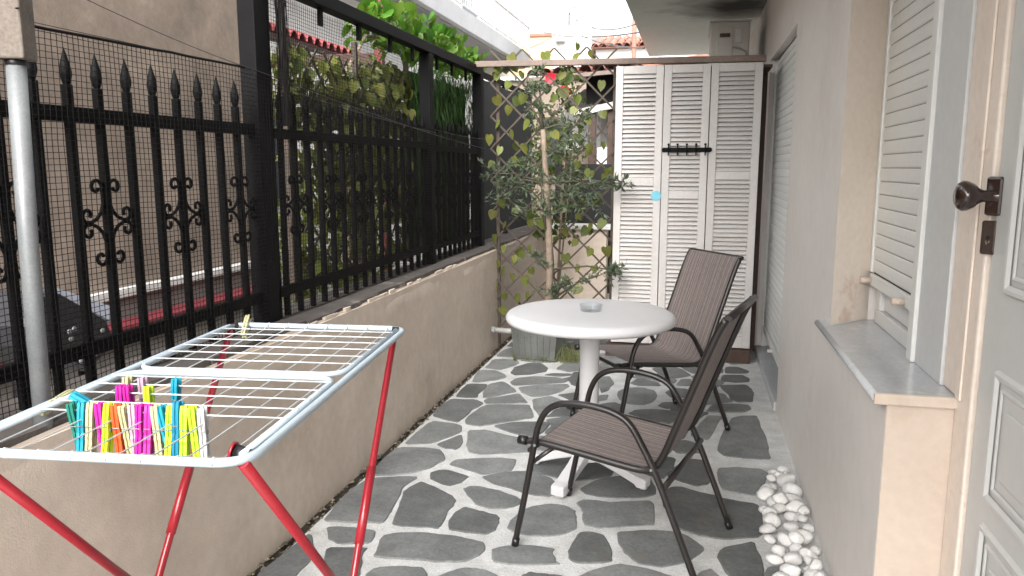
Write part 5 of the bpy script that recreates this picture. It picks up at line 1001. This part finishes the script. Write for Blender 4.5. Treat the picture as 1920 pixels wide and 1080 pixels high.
for i, p in enumerate(sp_):
    t = i/(len(sp_)-1)
    for k in range(ny+1):
        u = 2*k/ny-1; sg = .020*(1-u*u)*math.sin(PI*min(1,max(0,t)))
        nrm = Vector((1,0,0)) if t > .6 else Vector((0,0,1)); y = u*(W_-.026)
        vs_.append(p+Vector((0,y,0))-(Vector((0,0,1)) if t < .45 else Vector((.9,0,.15)) if t > .6 else Vector((.45,0,.6)))*sg+(Vector((0,0,.010)) if t < .45 else Vector((.009,0,.004))))
for i in range(len(sp_)-1):
    for k in range(ny): a = i*(ny+1)+k; fs_.append((a,a+1,a+ny+2,a+ny+1))
n0 = len(vs_); vs_ += [v-Vector((.002,0,.002)) for v in vs_]; fs_ += [tuple(n0+q for q in f)[::-1] for f in fs_]
build(MB().add(vs_, fs_, True), 'sling', 'sling', CHR)
parts = [o for o in D.objects if o.parent is CHR]
C2 = CHR.copy(); COL.objects.link(C2); C2['label'] = 'brown sling chair at the back of the table, facing the camera side'
for o in parts: c = o.copy(); COL.objects.link(c); c.parent = C2
f1 = Vector((-.97,.243,0)); CHR.location = (-.5385,2.8355,.007); CHR.rotation_euler = (0,0,math.atan2(.243,-.97))
C2.location = (-.4815,3.912,.006); C2.rotation_euler = (0,0,R(214.2))

# clothes drying rack
RBk = Vector((-.841,2.143,0)); RV = Vector((.126,-1.037,0)).normalized(); RU = Vector((-.551,-.065,0)).normalized(); RZ = .9; RL, RW = 1.065, .555
def rk(l, w, z): return RBk+RV*l+RU*w+Vector((0,0,z))
RK = thing('drying_rack', 'folding clothes drying rack with white frame and red legs', 'drying rack', rk(.53,.28,0))
build(MB().tube([rk(p.x,p.y,RZ) for p in rounded_rect(-.025,RL,0,RW,.055,0,6)], .0085, 10, closed=True), 'outer_frame', 'rack_white', RK)
def wing(l0, l1, name):
    t = .019; r = .05
    far = l0 < .2; P = rounded_rect(l0-(.2 if far else 0), l1+(0 if far else .2), t, RW-t, r, 0, 6)
    P = [Vector((l0,t,0))]+[p for p in P[21:]+P[:7]]+[Vector((l0,RW-t,0))] if far else [Vector((l1,RW-t,0))]+P[7:21]+[Vector((l1,t,0))]
    return build(MB().tube([rk(p.x,p.y,RZ+.004) for p in P], .0070, 10), name, 'rack_white', RK)
w1 = wing(.0,.524,'wing'); w2 = wing(.552,1.035,'wing')
for o_, ls in ((w1,(.075,.145,.215,.290,.365,.44)),(w2,(.605,.67,.735,.80,.858))):
    for l in ls: build(MB().tube([rk(l,.014,RZ+.010),rk(l,RW-.014,RZ+.010)], .0017, 6), 'cross_wire', 'wire_white', o_)
for k in range(8):
    w = .055+.0635*k
    build(MB().tube([rk(-.0165,w,RZ-.012),rk(-.0350,w,RZ+.0),rk(-.0250,w,RZ+.0095),rk(-.012,w,RZ+.004),rk(.02,w,RZ-.005),rk(.53,w,RZ-.008),rk(1.03,w,RZ-.005),rk(1.055,w,RZ+.004),rk(1.066,w,RZ+.0098),rk(1.076,w,RZ)], .0016, 6), 'long_wire', 'wire_white', RK)
for (w, sgn) in ((.010,1),(RW-.010,-1)):
    a = build(MB().tube([rk(.035,w+.010*sgn,RZ-.006),rk(.395,w+.010*sgn,.47),rk(.765,w+.010*sgn,.006)], .0098, 12), 'leg', 'red_metal', RK)
    build(MB().tube([rk(.30,w+.010*sgn,.585),rk(.43,w+.010*sgn,.428)], .0125, 12), 'sleeve', 'red_metal', a)
    b = build(MB().tube([rk(1.048,w+.003*sgn,RZ-.004),rk(.66,w-.004*sgn,.46),rk(.245,w-.012*sgn,.006)], .0105, 12), 'leg', 'red_metal', RK)
    build(MB().tube([rk(.505,w+.022*sgn,.325),rk(.505,w-.024*sgn,.325)], .006, 8), 'pivot_bolt', 'galvanised', RK)
    build(MB().tube([rk(1.018,w+.006*sgn,RZ-.006),rk(1.018,w+.030*sgn,RZ+.002)], .014, 14), 'hinge', 'black_plastic', RK)
    build(MB().tube([rk(1.018,w+.031*sgn,RZ+.003),rk(1.018,w+.036*sgn,RZ+.004)], .0165, 14), 'hinge_cap', 'red_metal', RK)
    build(MB().tube([rk(.012,w+.004*sgn,RZ+.004),rk(.012,w+.022*sgn,RZ+.006)], .009, 10), 'hinge', 'black_plastic', RK)
    for q in (.765,.245): build(MB().tube([rk(q,w+(.010 if q > .5 else -.012)*sgn,.0065),rk(q-(.012 if q > .5 else -.014),w+(.010 if q > .5 else -.012)*sgn,.03)], .0135, 10), 'foot_cap', 'black_plastic', RK)
build(MB().tube([rk(.70,.03,.088),rk(.70,RW-.03,.088)], .007, 8), 'spreader', 'red_metal', RK); build(MB().tube([rk(.32,0,.088),rk(.32,RW,.088)], .007, 8), 'spreader', 'red_metal', RK)
for w in (.235,.285): build(MB().tube([rk(.546,w,RZ+.006),rk(.5435,w,RZ+.0075)], .003, 8), 'rivet', 'black_plastic', RK)
# pegs
def peg_meshes(m):
    h = MB(); L_ = .082; w = .0115
    for s in (-1,1):
        pr = [(s*.0012,-.030),(s*.0030,-.060),(s*.0062,-.060),(s*.0075,-.052),(s*.0068,-.036),(s*.0078,-.030),(s*.0066,-.024),(s*.0082,-.012),(s*.0088,.010),(s*.0078,.021),(s*.0052,.022),(s*.0040,.008),(s*.0018,-.012)]
        for xa, xb, inn in ((-w/2,-w*.11,0),(-w*.11,w*.11,.0022),(w*.11,w/2,0)):      # two ribs with a sunk web between
            q = [(x-s*inn*(abs(x) > .0045), z) for x,z in pr]; vs = [(xa,x,z) for x,z in q]+[(xb,x,z) for x,z in q]; n = len(pr)
            fs = [list(range(n)), [n+i for i in range(n)][::-1]]+[((i+1)%n,i,n+i,n+(i+1)%n) for i in range(n)]
            if s < 0: fs = [f[::-1] for f in fs]
            h.add(vs, fs)
    sp = MB().tube([(-w/2-.0012,0,-.018),(w/2+.0012,0,-.018)], .0034, 8); sp.tube([(-w*.45,.0084,-.014),(w*.45,.0086,-.014)], .0009, 4); sp.tube([(-w*.45,-.0084,-.014),(w*.45,-.0086,-.014)], .0009, 4); sp.tube([(w/2+.001,-.0068,-.022),(w/2+.001,-.0095,-.030),(w/2+.001,-.009,-.036)], .0008, 4)
    return h.mesh('peg_body', 'peg_'+m), sp.mesh('spring', 'galvanised')
PEG = {k: peg_meshes(k) for k in ('green','teal','cream','magenta','lime','orange','pink','blue','white')}
UA = math.atan2(RU.y, RU.x)
def peg(col, l, w, label, tilt=(0,0,0), dz=0):
    t = thing('clothes_peg', label, 'clothes peg', rk(l,w,RZ+.010-.012+dz), 'clothes pegs on the drying rack')
    p = WL[t.name]; inst('peg_body', PEG[col][0], t, p); inst('spring', PEG[col][1], t, p); t.rotation_euler = (tilt[0],tilt[1],UA+tilt[2]); t.scale = (1.2,1.2,1.34)
def wpx(z): return .460-(120+z/5.686-140)*.001205
rowf = [('green',135,'dark green peg, leftmost on the front wire of pegs'),('teal',222,'teal peg second from the left in the front row'),('cream',310,'cream peg third from the left in the front row'),('magenta',405,'single magenta peg between cream and lime in the front row'),('lime',482,'lime peg directly left of the orange peg'),('orange',565,'orange peg in the middle of the front row'),('cream',650,'cream peg directly right of the orange peg'),('pink',733,'pale pink peg in the front row, left of two magenta pegs'),('magenta',803,'left one of the adjoining magenta pegs in the front row'),('magenta',888,'right one of the adjoining magenta pegs in the front row'),('cream',962,'cream peg half hidden behind the slanting teal peg'),('teal',1032,'slanting teal peg in the right half of the front row'),('lime',1105,'lime peg half hidden between the slanting teal peg and the blue peg'),('blue',1172,'blue peg standing proud in the right half of the front row'),('lime',1240,'lime peg directly right of the blue peg'),('lime',1322,'lime peg next to the white peg at the right end'),('white',1412,'white peg at the right end of the front row')]
for i,(c,z,lab) in enumerate(rowf): peg(c, .858, wpx(z), lab, (random.uniform(-.22,.22), {11:.16}.get(i, random.uniform(-.05,.05)), random.uniform(-.15,.15)), {13:.008}.get(i,0))
peg('magenta', .735, .436, 'left magenta peg on the second wire, behind the front row', (.05,0,.05)); peg('magenta', .735, .418, 'right magenta peg on the second wire, behind the front row', (-.04,0,0))
peg('cream', .67, .462, 'cream peg behind the pair of magenta pegs on the second wire'); peg('pink', .67, .425, 'pale pink peg standing high behind the magenta pair', (0,.03,0))
peg('lime', .735, .372, 'lime peg on the second wire, right of the magenta pair', (.05,.02,0)); peg('teal', .67, .348, 'teal peg on the back wire, right of the lime peg', (0,-.08,0))
peg('teal', .80, .475, 'teal peg lying almost flat above the left end of the front row', (.2,1.0,.35), .012)
peg('cream', -.025, .508, 'pale yellow peg clipped to the back bar beside the red leg', (1.2,.2,.2), .012)
peg('cream', .76, .549, 'pale cream peg lying along the left bar of the rack', (1.50,.0,.06), .004)
